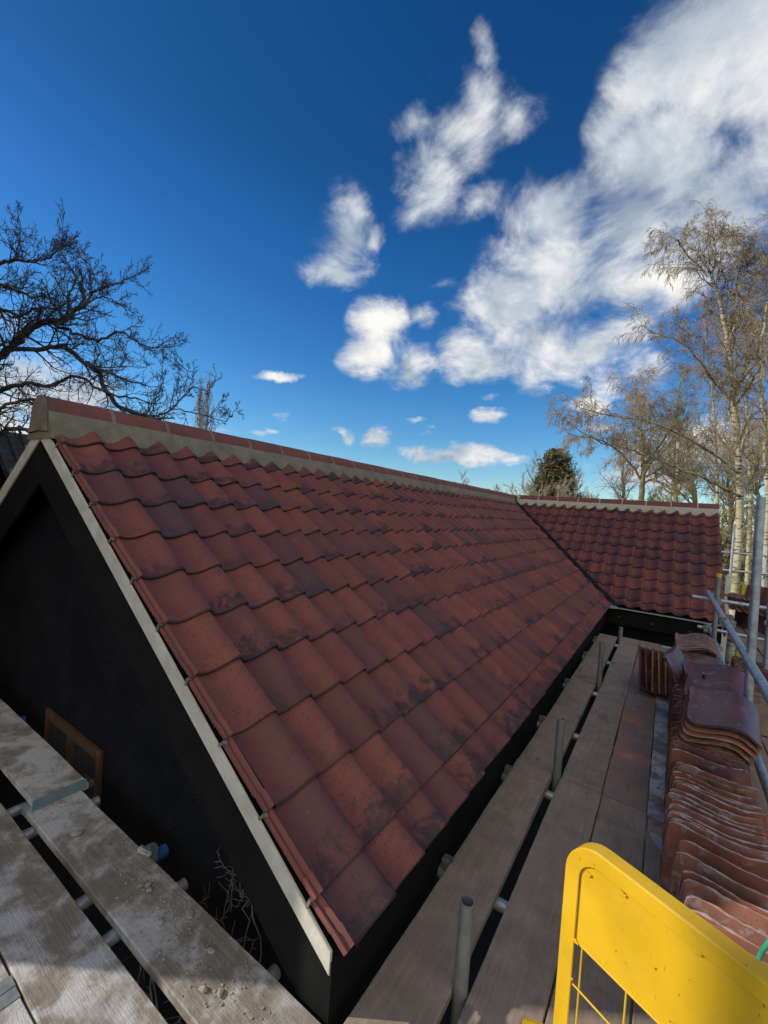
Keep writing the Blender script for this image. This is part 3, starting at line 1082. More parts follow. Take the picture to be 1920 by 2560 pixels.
for x in (-3.4, -2.88, -1.88, -1.66, -1.09, -.86, -.30):
    t_ = tube((x, -1.6, DZ - .063), (x, .03, DZ - .063), 'transom', hollow=.0)
    if x in (-2.88, -1.09):
        m = MB()
        m.tube((x + .0, .025, DZ - .063), (x, .075, DZ - .063), .0275, 16)
        m.build('end_cap', MT['capb'], t_, smooth=True).matrix_parent_inverse = Matrix.Identity(4)
        m = MB()
        m.tube((x - .03, -.03, DZ - .045), (x + .03, .0, DZ + .0), .033, 12, .03)
        m.tube((x - .01, -.045, DZ + .01), (x + .05, -.02, DZ + .0), .02, 10, .012)
        m.build('board_clip', MT['band'], scaf, bevel=.004)
# second lift of scaffold behind the wing
scb = tag(empty('scaffold', (2.3, 13.0, GZ)), 'bright distant scaffold rails in front of the sunlit trees', 'scaffold')
for a, b, nm in (((1.6, 13.6, .84), (4.4, 14.6, .84), 'guard_rail'), ((1.7, 13.6, .36), (4.4, 14.55, .36), 'mid_rail'), ((2.2, 13.75, GZ), (2.2, 13.75, 1.62), 'standard'), ((2.95, 14.1, GZ), (2.95, 14.1, 1.15), 'standard'), ((3.9, 14.3, GZ), (3.9, 14.3, 1.5), 'standard')):
    tube(a, b, nm, 'galv', scb, r=.028)
coupler((2.2, 13.78, .84), XA, ZA, scb)
coupler((2.95, 14.1, .84), XA, ZA, scb)

# ---------------------------------------------------------------- old clay pantiles stacked on the walkway
def pantile_mesh(name, w=.335, ln=.41, amp=.045, seed=0, th=.017):
    """old handmade pantile: x across the S curve, y along, z out of the face"""
    rg = np.random.default_rng(seed)
    nu, nv = 18, 8
    def zprof(u):
        return amp * (.5 - .5 * math.cos(math.pi * min(1, max(0, (u - .05) / .62)))) - amp * 1.15 * max(0, (u - .70) / .30) ** 1.6 + amp * .35 * max(0, (.12 - u) / .12)
    co = []
    ch = rg.random(3)
    for layer in (0, 1):
        for j in range(nv + 1):
            for i in range(nu + 1):
                u, v = i / nu, j / nv
                x = (u - .5) * w
                y = (v - .5) * ln
                # rounded corners and ragged edge
                cx_, cy_ = abs(u - .5) * 2, abs(v - .5) * 2
                if cx_ > .86 and cy_ > .9:
                    k = 1 - .035 * ((cx_ - .86) / .14) * ((cy_ - .9) / .1)
                    x *= k
                    y *= k
                if j in (0, nv):
                    y += rg.normal(0, .0016)
                if i in (0, nu):
                    x += rg.normal(0, .0012)
                z = zprof(u) + .006 * math.sin(v * 2.5 + ch[0] * 6) * ch[1] + (.0 if layer else -th)
                co.append((x, y, z + rg.normal(0, .0004)))
    N = (nu + 1) * (nv + 1)
    fs = []
    for j in range(nv):
        for i in range(nu):
            a = j * (nu + 1) + i
            fs.append((N + a, N + a + 1, N + a + nu + 2, N + a + nu + 1))
            fs.append((a, a + nu + 1, a + nu + 2, a + 1))
    for i in range(nu):
        for a, b in ((i, i + 1), (nv * (nu + 1) + i + 1, nv * (nu + 1) + i)):
            fs.append((a, b, N + b, N + a))
    for j in range(nv):
        for a, b in (((j + 1) * (nu + 1), j * (nu + 1)), (j * (nu + 1) + nu, (j + 1) * (nu + 1) + nu)):
            fs.append((a, b, N + b, N + a))
    me = bpy.data.meshes.new(name)
    me.from_pydata(co, [], fs)
    bm = bmesh.new()
    bm.from_mesh(me)
    bmesh.ops.recalc_face_normals(bm, faces=bm.faces)
    for f in bm.faces:
        if abs(f.normal.z) < .35:
            f.material_index = 1
    bmesh.ops.bevel(bm, geom=[e for e in bm.edges if e.is_manifold and e.calc_face_angle() > .9], offset=.003, segments=2, affect='EDGES', clamp_overlap=True)
    bm.to_mesh(me)
    bm.free()
    me.shade_smooth()
    me.set_sharp_from_angle(angle=rad(50))
    return me


PM = {}
for kd in ('orange', 'limed', 'plum', 'mossy'):
    for v_ in range(3):
        me = pantile_mesh('clay_pantile', seed=len(PM) + 11, amp=.040 + .006 * v_)
        me.materials.append(MT['t_' + kd])
        me.materials.append(MT['t_' + dict(orange='rim', limed='rim', plum='plum', mossy='rimo')[kd]])
        PM[(kd, v_)] = me
ORD = ['first', 'second', 'third', 'fourth', 'fifth', 'sixth', 'seventh', 'eighth', 'ninth', 'tenth', 'eleventh', 'twelfth', 'thirteenth', 'fourteenth', 'fifteenth', 'sixteenth', 'seventeenth', 'eighteenth', 'nineteenth', 'twentieth', 'twenty-first', 'twenty-second']
LOOK = dict(orange='orange', limed='lime smeared', plum='dark glazed', mossy='mossy orange')
GRP = 'old clay pantiles stacked on the walkway'


def pantile(kd, loc, lean, yaw, label, roll=0, group=GRP):
    """lean 90 stands the tile upright facing -Y, 0 lays it flat"""
    o = bpy.data.objects.new('clay_pantile', PM[(kd, random.randrange(3))])
    COL.objects.link(o)
    o.matrix_world = Matrix.Translation(loc) @ Matrix.Rotation(rad(yaw), 4, 'Z') @ Matrix.Rotation(rad(lean), 4, 'X') @ Matrix.Rotation(rad(roll), 4, 'Y')
    tag(o, label, 'roof tile', group)
    return o


def upright_row(ys, kinds, where, xc=.965, z0=DZ, lean=80, jit=.008, scale=1.0):
    for k, y in enumerate(ys):
        y = CAM.y + (y - CAM.y) * .965
        kd = kinds[k % len(kinds)]
        ln = lean + random.uniform(-4.5, 4.5)
        pantile(kd, (xc + random.uniform(-jit, jit), y + .03, z0 + .205 + random.uniform(-.004, .006)), ln, random.uniform(-5, 3), '%s upright tile, %s from the front of the %s' % (LOOK[kd], ORD[k], where))


def tops(pxs, x=1700, z=.145):
    out = []
    for y in pxs:
        d = direction(x, y)
        t = (z - CAM.z) / d.z
        out.append((CAM + d * t).y)
    return out


upright_row([.42, .495, .565, .635, .705, .77, .835, .90, .965], ['orange', 'limed', 'orange', 'orange', 'limed', 'limed', 'orange', 'limed'], 'row nearest the yellow gate', xc=1.015, lean=84, jit=.016)
upright_row([1.09, 1.125, 1.16, 1.195, 1.23, 1.27, 1.315, 1.355], ['orange', 'limed', 'limed', 'orange', 'limed', 'orange', 'limed', 'limed', 'orange'], 'second row past the gate', xc=.985, lean=86)
upright_row([1.437, 1.47, 1.51, 1.555, 1.60, 1.66], ['orange', 'limed', 'orange', 'orange', 'mossy', 'limed', 'mossy'], 'third row past the gate', xc=1.005, lean=85)
upright_row([1.80 + .042 * i for i in range(15)], ['plum', 'orange', 'plum', 'mossy', 'plum'], 'row under the orange edged pile', xc=1.01, lean=86, jit=.016)
upright_row([2.55 + .045 * i for i in range(18)], ['plum', 'plum', 'orange'], 'row under the slotted tile', xc=1.02, lean=87, jit=.014)
upright_row([3.46 + .062 * i for i in range(20)], ['plum', 'orange', 'plum', 'limed'], 'farthest row below the wing eave', xc=1.05, lean=84, jit=.008)
# tiles laid flat, overlapping, on top of the dark rows
for k in range(5):
    kd = ['mossy', 'mossy', 'orange', 'mossy', 'plum'][k]
    pantile(kd, (1.055 + .010 * (k - 2), 2.10 + .006 * k, .225 + .030 * k), -14 + 26, random.uniform(-7, -3), '%s tile lying flat, %s up in the orange edged pile' % (LOOK[kd], ORD[k]), roll=4)
for k in range(4):
    kd = ['mossy', 'plum', 'orange', 'plum'][k]
    o = pantile(kd, (1.075 + .008 * k, 2.72 + .006 * k, .235 + .026 * k), 16, random.uniform(-8, -3), '%s flat tile, %s up in the pile before the slotted tile' % (LOOK[kd], ORD[k]), roll=4)
o = pantile('plum', (1.09, 2.64, .345), 20, -6, 'broad dark glazed clay pantile with a nail slot, topmost beside the guard rail', roll=3)
o.scale = (1.04, 1.05, 1.0)
m = MB()
m.box((-.085, .030, .012), (-.075, .075, .0235))
sl_ = m.build('nail_slot', MT['blackw'], o, bevel=.002)
sl_.matrix_parent_inverse = Matrix.Identity(4)
m = MB()
m.box((-.084, .060, .0236), (-.077, .076, .0262))
sl_ = m.build('nail_head', MT['clip'], o, bevel=.001)
sl_.matrix_parent_inverse = Matrix.Identity(4)
for k in range(3):
    pantile('plum', (1.08, 3.12 + .02 * k, .235 + .024 * k), 8, random.uniform(-4, 8), 'dark tile lying flat, %s up in the pile behind the slotted tile' % ORD[k])
for k in range(3):
    pantile('plum', (.90 + .01 * k, 3.10 + .09 * k, .21), 62, 80, 'dark clay pantile turned sideways, %s of three leaning at the inner side' % ORD[k])
for k in range(3):
    kd = ['plum', 'limed', 'limed'][k]
    pantile(kd, (1.04, 4.28 - .05 * k, .235 + .022 * k), 6, random.uniform(-5, 5), '%s tile lying flat, %s up on the farthest row' % (LOOK[kd], ORD[k]))
# five leaning beside the row
for k in range(5):
    o = pantile('plum' if k < 2 else 'mossy', (.66 + .052 * k, 3.86 + .006 * k, DZ + .185), 66, 12, '%s leaning tile, %s from the left of the small group of five' % ('dark glazed' if k < 2 else 'mossy orange', ORD[k]))
    o.matrix_world = Matrix.Translation(o.location) @ Matrix.Rotation(rad(10), 4, 'Z') @ Matrix.Rotation(rad(62), 4, 'X') @ Matrix.Rotation(rad(58), 4, 'Y')
# more piles outside the rail
for k in range(9):
    kd = ['plum', 'orange', 'mossy'][k % 3]
    pantile(kd, (1.50 + random.uniform(-.01, .01), 4.05 + .045 * k, DZ + .165), 80, -20, '%s tile outside the rail, %s in the pile behind the tall pole' % (LOOK[kd], ORD[k]))
for k in range(8):
    kd = ['orange', 'plum'][k % 2]
    pantile(kd, (1.86, 3.7 + .045 * k, DZ + .165), 82, -20, '%s tile outside the rail at the right edge, %s in its pile' % (LOOK[kd], ORD[k]))
for k in range(9):
    pantile('orange', (2.02 + .035 * k, 8.45 - .04 * k, DZ + .52), 80, -50, 'orange tile standing high past the wing, %s from the left' % ORD[k])
for k in range(10):
    kd = ['orange', 'limed'][k % 2]
    pantile(kd, (1.86 + .06 * (k % 5), 8.6 - .05 * (k % 5), DZ + .36 + .05 * (k // 5)), 25, 10 * k, '%s tile in the heap past the wing, %s %s' % (LOOK[kd], ORD[k % 5], ['in the lower layer', 'in the upper layer'][k // 5]))
for k in range(12):
    kd = ['limed', 'plum', 'orange'][k % 3]
    pantile(kd, (2.42 + .02 * k, 7.6 + .05 * k, DZ + .56), 78, -30, '%s tile by the right edge past the wing, %s in its row' % (LOOK[kd], ORD[k]))
for k in range(12):
    pantile('plum', (2.42 + .02 * k, 7.6 + .05 * k, DZ + .185), 85, -30, 'dark lower tile at the right edge past the wing, %s from the front' % ORD[k])
for k in range(12):
    pantile('plum', (1.92 + .05 * k, 8.5 - .03 * k, DZ + .19), 88, -50, 'dark tile in the lower row past the wing, %s from the left' % ORD[k])
m = MB()
m.box((-.10, -.055, 0), (.10, .055, .065))
m.box((-.08, -.035, .060), (.08, .035, .066))
o = m.build('brick', MT['t_orange'], bevel=.004)
o.location = (1.47, 3.55, DZ + .30)
tag(o, 'single orange brick resting behind the guard rail and tall pole', 'brick')
m = MB()
m.box((-.45, -.12, 0), (.45, .12, .30))
m.box((-.47, -.13, .30), (.47, .13, .33))
o = m.build('wooden_crate', MT['board'], bevel=.004)
o.location = (1.62, 3.62, DZ)
tag(o, 'low dusty wooden box behind the tall pole under the single brick', 'box')
# nail slot and a chip on the broad tile
# posts beyond the wing
m = MB()
m.prism([(-.055, 0), (.055, 0), (.055, 2.9), (.03, 2.96), (-.03, 2.96), (-.055, 2.9)], -.05, .05, 1)
o = m.build('painted_post', MT['white'], bevel=.006)
o.location = (2.02, 12.2, GZ)
tag(o, 'white painted timber post standing just past the wing roof', 'post')
m = MB()
m.prism([(-.045, 0), (.045, 0), (.045, 2.80), (-.045, 2.84)], -.03, .03, 1)
o = m.build('painted_post', MT['capy'], bevel=.006)
o.location = (2.30, 12.0, GZ)
tag(o, 'yellow painted board standing between white post and orange tiles', 'post')

# ---------------------------------------------------------------- small litter on the boards
def lump_mesh(name, n, seed, mat, spots, rmin, rmax, origin=None, flat=.5):
    rg = np.random.default_rng(seed)
    ico = bmesh.new()
    bmesh.ops.create_icosphere(ico, subdivisions=1, radius=1)
    bv = np.array([v.co[:] for v in ico.verts])
    bf = [[v.index for v in f.verts] for f in ico.faces]
    ico.free()
    m = MB()
    for _ in range(n):
        s = spots[rg.integers(len(spots))]
        x = s[0] + rg.normal(0, s[3])
        y = s[1] + rg.normal(0, s[4])
        if not (s[5][0] < x < s[5][1] and s[5][2] < y < s[5][3]):
            continue
        r = rmin + (rmax - rmin) * rg.random() ** 3
        v = bv * (r * rg.uniform(.6, 1.3, 3)) * (1, 1, flat) * (1 + rg.uniform(-.3, .3, (len(bv), 1)))
        a = rg.random() * 6.28
        c_, s_ = math.cos(a), math.sin(a)
        v = np.stack([v[:, 0] * c_ - v[:, 1] * s_, v[:, 0] * s_ + v[:, 1] * c_, v[:, 2]], 1) + (x, y, s[2] + r * flat * .5)
        m.add(v.tolist(), bf)
    return m.build(name, MT[mat], recalc=False)


B2 = (-1.75, -.03, -.248, -.03)
B2U = (-5, -1.76, -.22, -.012)
o = lump_mesh('mortar_crumbs', 1500, 3, 'crumb', [
    (-2.3, -.14, DZ + .041, .30, .06, B2U), (-2.0, -.12, DZ + .041, .12, .05, B2U), (-2.7, -.10, DZ + .041, .4, .06, B2U),
    (-1.70, -.14, DZ, .03, .06, B2), (-1.05, -.10, DZ, .10, .04, B2), (-.85, -.12, DZ, .12, .05, B2), (-.62, -.14, DZ, .10, .06, B2), (-.5, -.17, DZ, .12, .05, B2),
    (-.35, -.13, DZ, .14, .05, B2), (-.72, -.10, DZ, .05, .02, B2)], .0012, .0065)
tag(o, 'scatter of grey mortar crumbs on the boards before the gable', 'rubble', kind='stuff')
B4 = (.76, .97, 1.8, 5.5)
o = lump_mesh('mortar_crumbs', 900, 4, 'crumb', [(.90, 2.2, DZ, .05, .3, B4), (.88, 2.8, DZ, .05, .4, B4), (.90, 3.3, DZ, .05, .4, B4), (.86, 1.9, DZ, .05, .2, B4)], .002, .010)
tag(o, 'grey mortar dust and crumbs beside the standing tiles', 'rubble', kind='stuff')
LUMPS = [(-1.405, -.168, .020, 'flat oval mortar lump alone on the limed board'), (-.905, -.105, .013, 'pale mortar lump just before the galvanised board clip'), (-.925, -.125, .011, 'small pale mortar lump, left of the group before the clip'),
         (-.880, -.115, .012, 'small pale mortar lump, right of the group before the clip'), (-.66, -.075, .017, 'rounded mortar lump on the outer edge of the board by the gable'), (-.72, -.155, .014, 'grey mortar lump in the middle of the crumbs'),
         (-.485, -.105, .013, 'grey mortar lump where the sunlight starts'), (-.40, -.19, .012, 'dark mortar lump in the sunlit part of the board'), (-.35, -.165, .012, 'second dark mortar lump further along in the sun')]
for k, (x, y, r, lb) in enumerate(LUMPS):
    rg = np.random.default_rng(50 + k)
    bm = bmesh.new()
    bmesh.ops.create_icosphere(bm, subdivisions=2, radius=1)
    for v in bm.verts:
        v.co *= 1 + rg.uniform(-.14, .14)
        v.co.x *= r * rg.uniform(1.15, 1.2)
        v.co.y *= r * .85
        v.co.z *= r * .45
    me = bpy.data.meshes.new('mortar_lump')
    bm.to_mesh(me)
    bm.free()
    o = link('mortar_lump', me, MT['crumb'])
    o.location = (x, y, DZ + r * .38)
    o.rotation_euler[2] = rg.random() * 3
    tag(o, lb, 'mortar lump')
# thin metal scrap
m = MB()
n = 20
m.tube((0, 0, 0), (0, 0, .006), 1, n, .96)
for a in range(8):
    an = a * .8
    m.tube((.7 * math.cos(an), .7 * math.sin(an), .006), (.7 * math.cos(an), .7 * math.sin(an), .010), .06, 6)
o = m.build('metal_disc', MT['disc'])
o.scale = (.030, .062, 1)
o.location = (.808, 1.565, DZ + .001)
o.rotation_euler = (0, rad(4), rad(32))
tag(o, 'flattened pale grey metal disc lying on the boards by the tiles', 'scrap')
# green cord
tw = Twigs(8)
pts = [P(1886, 2426, .80), P(1893, 2405, .80), P(1905, 2378, .79), P(1925, 2350, .78), P(1975, 2310, .78), P(2040, 2300, .80)]
tw.add([tuple(p_) for p_ in pts], [.0045] * 6)
tag(tw.build('cord', MT['green']), 'green plastic cord hanging beside the yellow gate at the right', 'cord')

# ---------------------------------------------------------------- yellow gate
G0 = Vector((.665, -.246, .826))
GE = Vector((.9095, -.4157, 0)).normalized()
GN = Vector((GE.y, -GE.x, 0)).normalized()       # towards the camera
gate = tag(empty('safety_gate', (.75, -.28, DZ)), 'bright yellow steel safety gate with rounded corner and wire mesh', 'gate')


def gp(e, z, n=0.0):
    return G0 + GE * e + Vector((0, 0, z)) + GN * n


def arc(cx, cz, r, a0, a1, n=12):
    return [(cx + r * math.cos(rad(a0 + (a1 - a0) * i / n)), cz + r * math.sin(rad(a0 + (a1 - a0) * i / n))) for i in range(n + 1)]


GL, GR_, GT, GB = -.040, .86, .018, -.95
rr = .062
outer = [(GL, GB)] + arc(GL + rr, GT - rr, rr, 180, 90) + arc(GR_ - rr, GT - rr, rr, 90, 0) + [(GR_, GB)]
ri = rr - .027
inner = [(GL + .027, GB)] + arc(GL + rr, GT - rr, ri, 180, 90) + arc(GR_ - rr, GT - rr, ri, 90, 0) + [(GR_ - .027, GB)]


def sheet(name, loops, n0, n1, parent=gate, mat='yellow', bevel=.0012):
    """closed strip between two open outlines of equal length, given thickness along the gate normal"""
    a, b = loops
    m = MB()
    k = len(a)
    vs = [gp(*q, n0) for q in a] + [gp(*q, n0) for q in b] + [gp(*q, n1) for q in a] + [gp(*q, n1) for q in b]
    fs = []
    for i in range(k - 1):
        fs += [(i, i + 1, k + i + 1, k + i), (2 * k + i, 3 * k + i, 3 * k + i + 1, 2 * k + i + 1), (i, 2 * k + i, 2 * k + i + 1, i + 1), (k + i, k + i + 1, 3 * k + i + 1, 3 * k + i)]
    fs += [(0, k, 3 * k, 2 * k), (k - 1, 3 * k - 1, 4 * k - 1, 2 * k - 1)]
    m.add(vs, fs)
    return m.build(name, MT[mat], parent, bevel=bevel, seg=1)


sheet('frame', (outer, inner), 0.0, -.003)
# return flange of the angle iron
o2 = [(GL + .003, GB)] + arc(GL + rr, GT - rr, rr - .003, 180, 90) + arc(GR_ - rr, GT - rr, rr - .003, 90, 0) + [(GR_ - .003, GB)]
sheet('flange', (outer, o2), -.0031, -.030, bevel=.0008)
pan_o = [(GL + .026, -.157)] + arc(GL + rr, GT - rr, ri + .0, 180, 90) + arc(GR_ - rr, GT - rr, ri, 90, 0) + [(GR_ - .026, -.157)]
pz = [(q[0], -.155) for q in pan_o]
pz[0] = (pan_o[0][0], -.1565)
m = MB()
k = len(pan_o)
vs = [gp(a, b, -.0045) for a, b in pan_o] + [gp(a, b, -.0062) for a, b in pan_o]
m.add(vs, [tuple(range(k)), tuple(reversed(range(k, 2 * k)))] + [(i, (i + 1) % k, k + (i + 1) % k, k + i) for i in range(k)])
m.build('panel', MT['yellow'], gate)
m = MB()
for q in range(1, len(inner) - 1):
    pass
wl = MB()
for (e, z) in ((-.002, -.028), (.058, -.014), (.165, -.012), (.26, -.010), (.36, -.011), (-.013, -.155), (-.016, -.225)):
    for t in range(3):
        c = gp(e + random.uniform(-.006, .006), z + random.uniform(-.002, .002), -.002)
        wl.tube(c - GE * .003, c + GE * .003, .0028, 7, .0018)
wl.build('weld', MT['yellow'], gate, smooth=True)
e = -.002
i_ = 0
while e < .82:
    m = MB()
    m.tube(gp(e, GB + .03, -.008), gp(e, -.150, -.008), .0016, 8)
    m.build('mesh_wire', MT['yellow'], gate, smooth=True)
    e += .0755
z = -.157
while z > GB + .03:
    m = MB()
    m.tube(gp(GL + .020, z, -.0045), gp(GR_ - .02, z, -.0045), .0016, 8)
    m.build('mesh_wire', MT['yellow'], gate, smooth=True)
    z -= .0755
sheet('bottom_rail', ([(GL + .03, GB + .03), (GR_ - .03, GB + .03)], [(GL + .03, GB), (GR_ - .03, GB)]), .0, -.03)
m = MB()
m.prism([(-.06, 0), (-.02, .03), (.0, .0), (.0, -.1), (-.06, -.1)], -.012, 0, 1)
o = m.build('hinge_plate', MT['yellow'], gate, bevel=.002)
o.data.transform(Matrix.Translation(gp(GL - .003, -.392, 0)) @ Matrix((GE, GN, Vector((0, 0, 1)))).transposed().to_4x4())

# ---------------------------------------------------------------- unseen house added for its shade, and the outbuilding at left
nb = tag(empty('unseen_shade_house', (-9, -3, GZ)), 'tall brick house added out of view at left to shade the walkway', 'house')
c0, c1 = Vector((-3.1, -1.915, 0)), Vector((-15.5, 1.8, 0))
fd = (c1 - c0).normalized()
bd = Vector((-.86, -.51, 0)).normalized()  # end wall of the added house skewed to set the shadow edge
Mn = Matrix((fd, bd, Vector((0, 0, 1)))).transposed().to_4x4()
Mn.translation = c0
LN = (c1 - c0).length
m = MB()
m.box((0, 0, GZ), (LN, 6.0, 4.6), 0, Mn)
m.build('wall', MT['brick'], nb)
m = MB()
pf = [(-.0, 6.9), (5.6, 7.0), (8.2, 10.9), (LN + .2, 11.0)]
vs = []
for x, z in pf:
    for y, zz in ((-.0, min(z, z)), (3.0, z + 1.2), (6.2, z)):
        vs.append(Mn @ Vector((x, y, zz)))
for x, z in pf:
    for y in (-.0, 3.0, 6.2):
        vs.append(Mn @ Vector((x, y, 4.59)))
fs = []
for i in range(3):
    for k in range(2):
        a = i * 3 + k
        fs += [(a, a + 1, a + 4, a + 3), (12 + a, 12 + a + 3, 12 + a + 4, 12 + a + 1)]
    fs += [(i * 3, i * 3 + 3, 12 + i * 3 + 3, 12 + i * 3), (i * 3 + 2, 12 + i * 3 + 2, 12 + i * 3 + 5, i * 3 + 5)]
fs += [(0, 12, 13, 1), (1, 13, 14, 2), (9, 10, 22, 21), (10, 11, 23, 22)]
m.add(vs, fs)
m.build('roof', MT['darktile'], nb)
m = MB()
for wx in (2.0, 5.0, 9.0):
    m.box((wx, -.03, .4), (wx + 1.1, .01, 1.7), 0, Mn)
wn = m.build('window_panes', MT['glass'], nb)

ob = tag(empty('outbuilding', (-10.5, 4, GZ)), 'low building with dark tiled roof behind the bare tree at left', 'building')
m = MB()
m.box((-12.6, 2.0, GZ), (-9.2, 6.5, .9))
m.build('wall', MT['brick'], ob)
m = MB()
vs, fs = [], []
nr = 13
for i in range(nr):
    x0, z0 = -8.9 - i * .16, .75 + i * .125
    vs_ = [(x0, 1.7, z0 + .03), (x0, 6.8, z0 + .03), (x0 - .17, 6.8, z0 + .135), (x0 - .17, 1.7, z0 + .135), (x0, 1.7, z0), (x0, 6.8, z0)]
    m.add(vs_, [(0, 1, 2, 3), (4, 5, 1, 0)])
for j in range(22):
    yy = 1.75 + j * .23
    m.tube((-8.88, yy, .80), (-8.88 - nr * .16, yy, .80 + nr * .125), .028, 8)
m.add([(-10.98, 1.7, 2.36), (-10.98, 6.8, 2.36), (-12.9, 6.8, .75), (-12.9, 1.7, .75)], [(0, 1, 2, 3)])
m.build('roof', MT['darktile'], ob, recalc=False)

# ---------------------------------------------------------------- trees
def unit(v):
    return v / (np.linalg.norm(v) + 1e-12)


def spline(pts, n):
    """resampled smooth path through points"""
    pts = np.asarray([tuple(p) for p in pts], float)
    k = len(pts)
    t = np.linspace(0, k - 1, n)
    out = []
    for q in t:
        i = min(int(q), k - 2)
        f = q - i
        p0, p1, p2, p3 = pts[max(i - 1, 0)], pts[i], pts[i + 1], pts[min(i + 2, k - 1)]
        out.append(.5 * (2 * p1 + (p2 - p0) * f + (2 * p0 - 5 * p1 + 4 * p2 - p3) * f * f + (3 * p1 - 3 * p2 + p3 - p0) * f ** 3))
    return np.array(out)


def grow(st, rg, p, d, ln, r, lev, prm):
    """one branch and, level by level, its side branches"""
    n = prm['seg'][lev]
    pts, rads = [p], [r]
    d = unit(d)
    trop = prm['trop'][lev]
    wan = prm['wander'][lev]
    step = ln / n
    dirs = []
    for i in range(n):
        f = (i + 1) / n
        d = unit(d + rg.normal(0, wan, 3) + np.array([0, 0, trop[0] * (1 - f) + trop[1] * f]))
        p = p + d * step
        pts.append(p)
        dirs.append(d)
        rads.append(max(prm['rmin'], r * (1 - f * .75)))
    st[lev if lev < 2 else 2].add(pts, rads)
    if lev + 1 < prm['levels']:
        cnt = prm['kids'][lev]
        cnt = int(cnt * rg.uniform(.75, 1.25) + .5)
        for k in range(cnt):
            f = prm.get('start', .15) + (1 - prm.get('start', .15)) * (k + rg.random()) / max(1, cnt)
            f = min(f, .99)
            i = min(int(f * n), n - 1)
            q = pts[i] + (pts[i + 1] - pts[i]) * (f * n - i)
            dd = dirs[i]
            side = unit(np.cross(dd, rg.normal(0, 1, 3)))
            ang = rad(rg.uniform(*prm['angle'][lev]))
            nd_ = dd * math.cos(ang) + side * math.sin(ang)
            grow(st, rg, q, nd_, ln * rg.uniform(*prm['ratio'][lev]) * (1 - .35 * f), max(prm['rmin'], rads[i] * .6), lev + 1, prm)


def limb(st, rg, pts, r0, r1, prm, kids, lev=1, lnr=(.6, 1.2), n=None, start=0.1, up=0.0):
    """a hand placed limb with grown side branches"""
    n = n or max(8, len(pts) * 5)
    path = spline(pts, n)
    path[1:-1] += rg.normal(0, .012 * min(1, np.linalg.norm(path[-1] - path[0])), (n - 2, 3))
    rads = np.linspace(r0, r1, n)
    st[0].add(path, rads)
    for k in range(kids):
        f = start + (1 - start) * (k + rg.random()) / kids
        i = min(int(f * (n - 1)), n - 2)
        dd = unit(path[i + 1] - path[i])
        side = unit(np.cross(dd, rg.normal(0, 1, 3)) + np.array([0, 0, up]))
        ang = rad(rg.uniform(30, 70))
        grow(st, rg, path[i], dd * math.cos(ang) + side * math.sin(ang), rg.uniform(*lnr) * (1 - .4 * f), rads[i] * .45, lev, prm)
    grow(st, rg, path[-1], path[-1] - path[-2], rg.uniform(*lnr) * .7, r1, lev, prm)


def finish(name, label, cat, base, st, mats, group=None, extra=None):
    t = tag(empty(name, base), label, cat, group)
    st[0].build('trunk', mats[0], t)
    cr = Twigs()
    cr.lines = st[1].lines + st[2].lines
    cr.build('crown', mats[1], t, extra)
    return t


# --- gnarled bare tree behind the ridge at left
rg = np.random.default_rng(21)
st = [Twigs(8), Twigs(5), Twigs(3)]
gn = dict(levels=4, seg=[6, 8, 6, 4], trop=[(0, .0), (.02, .06), (.03, .10), (.05, .15)], wander=[.12, .16, .20, .20], kids=[4, 6, 5, 0], angle=[(25, 60), (25, 60), (30, 65), (30, 60)], ratio=[(.4, .7), (.35, .65), (.28, .6), (.4, .7)], rmin=.0030, start=.15)


def zq(x, y, d):
    return P(x * .3858, 500 + y * .3858, d)


trunk_top = P(-170, 1060, 6.4)
base_ = Vector((trunk_top.x - .6, trunk_top.y - .3, GZ))
st[0].add(spline([base_, base_ + Vector((.1, .1, 1.6)), trunk_top], 14), np.linspace(.24, .15, 14))
T0 = trunk_top
limb(st, rg, [T0, zq(-180, 1060, 6.4), zq(0, 1010, 6.4), zq(100, 930, 6.4), zq(200, 830, 6.3), zq(300, 792, 6.3), zq(430, 770, 6.2), zq(470, 725, 6.2), zq(545, 680, 6.2)], 0.0638, .030, gn, 22, lnr=(.55, 1.15))
limb(st, rg, [zq(545, 680, 6.2), zq(600, 600, 6.2), zq(700, 560, 6.1), zq(880, 490, 6.0)], 0.0195, .007, gn, 13, lnr=(.25, .55), up=.3)
limb(st, rg, [zq(560, 665, 6.2), zq(660, 630, 6.3), zq(740, 655, 6.3), zq(820, 710, 6.3)], 0.0135, .006, gn, 8, lnr=(.25, .45))
limb(st, rg, [zq(440, 745, 6.2), zq(450, 600, 6.1), zq(490, 500, 6.1), zq(430, 400, 6.0), zq(400, 335, 6.0)], 0.0180, .006, gn, 13, lnr=(.25, .55), up=.3)
limb(st, rg, [zq(590, 610, 6.2), zq(585, 500, 6.2), zq(580, 420, 6.1), zq(450, 300, 6.1)], 0.0105, .005, gn, 8, lnr=(.2, .4), up=.3)
limb(st, rg, [zq(90, 965, 6.4), zq(300, 965, 6.5), zq(430, 950, 6.5), zq(560, 1060, 6.5), zq(700, 1115, 6.5), zq(850, 1180, 6.5)], 0.0375, .014, gn, 20, lnr=(.45, .95))
limb(st, rg, [zq(340, 800, 6.3), zq(500, 870, 6.3), zq(650, 905, 6.3), zq(780, 855, 6.2), zq(880, 920, 6.2), zq(990, 955, 6.2), zq(1095, 905, 6.1)], 0.0255, .006, gn, 20, lnr=(.35, .7))
limb(st, rg, [T0 + Vector((0, 0, .3)), zq(-200, 500, 6.3), zq(0, 412, 6.2), zq(100, 390, 6.2), zq(200, 400, 6.1), zq(300, 380, 6.1), zq(365, 330, 6.0), zq(400, 262, 6.0)], 0.0338, .006, gn, 20, lnr=(.3, .75), start=.35, up=.3)
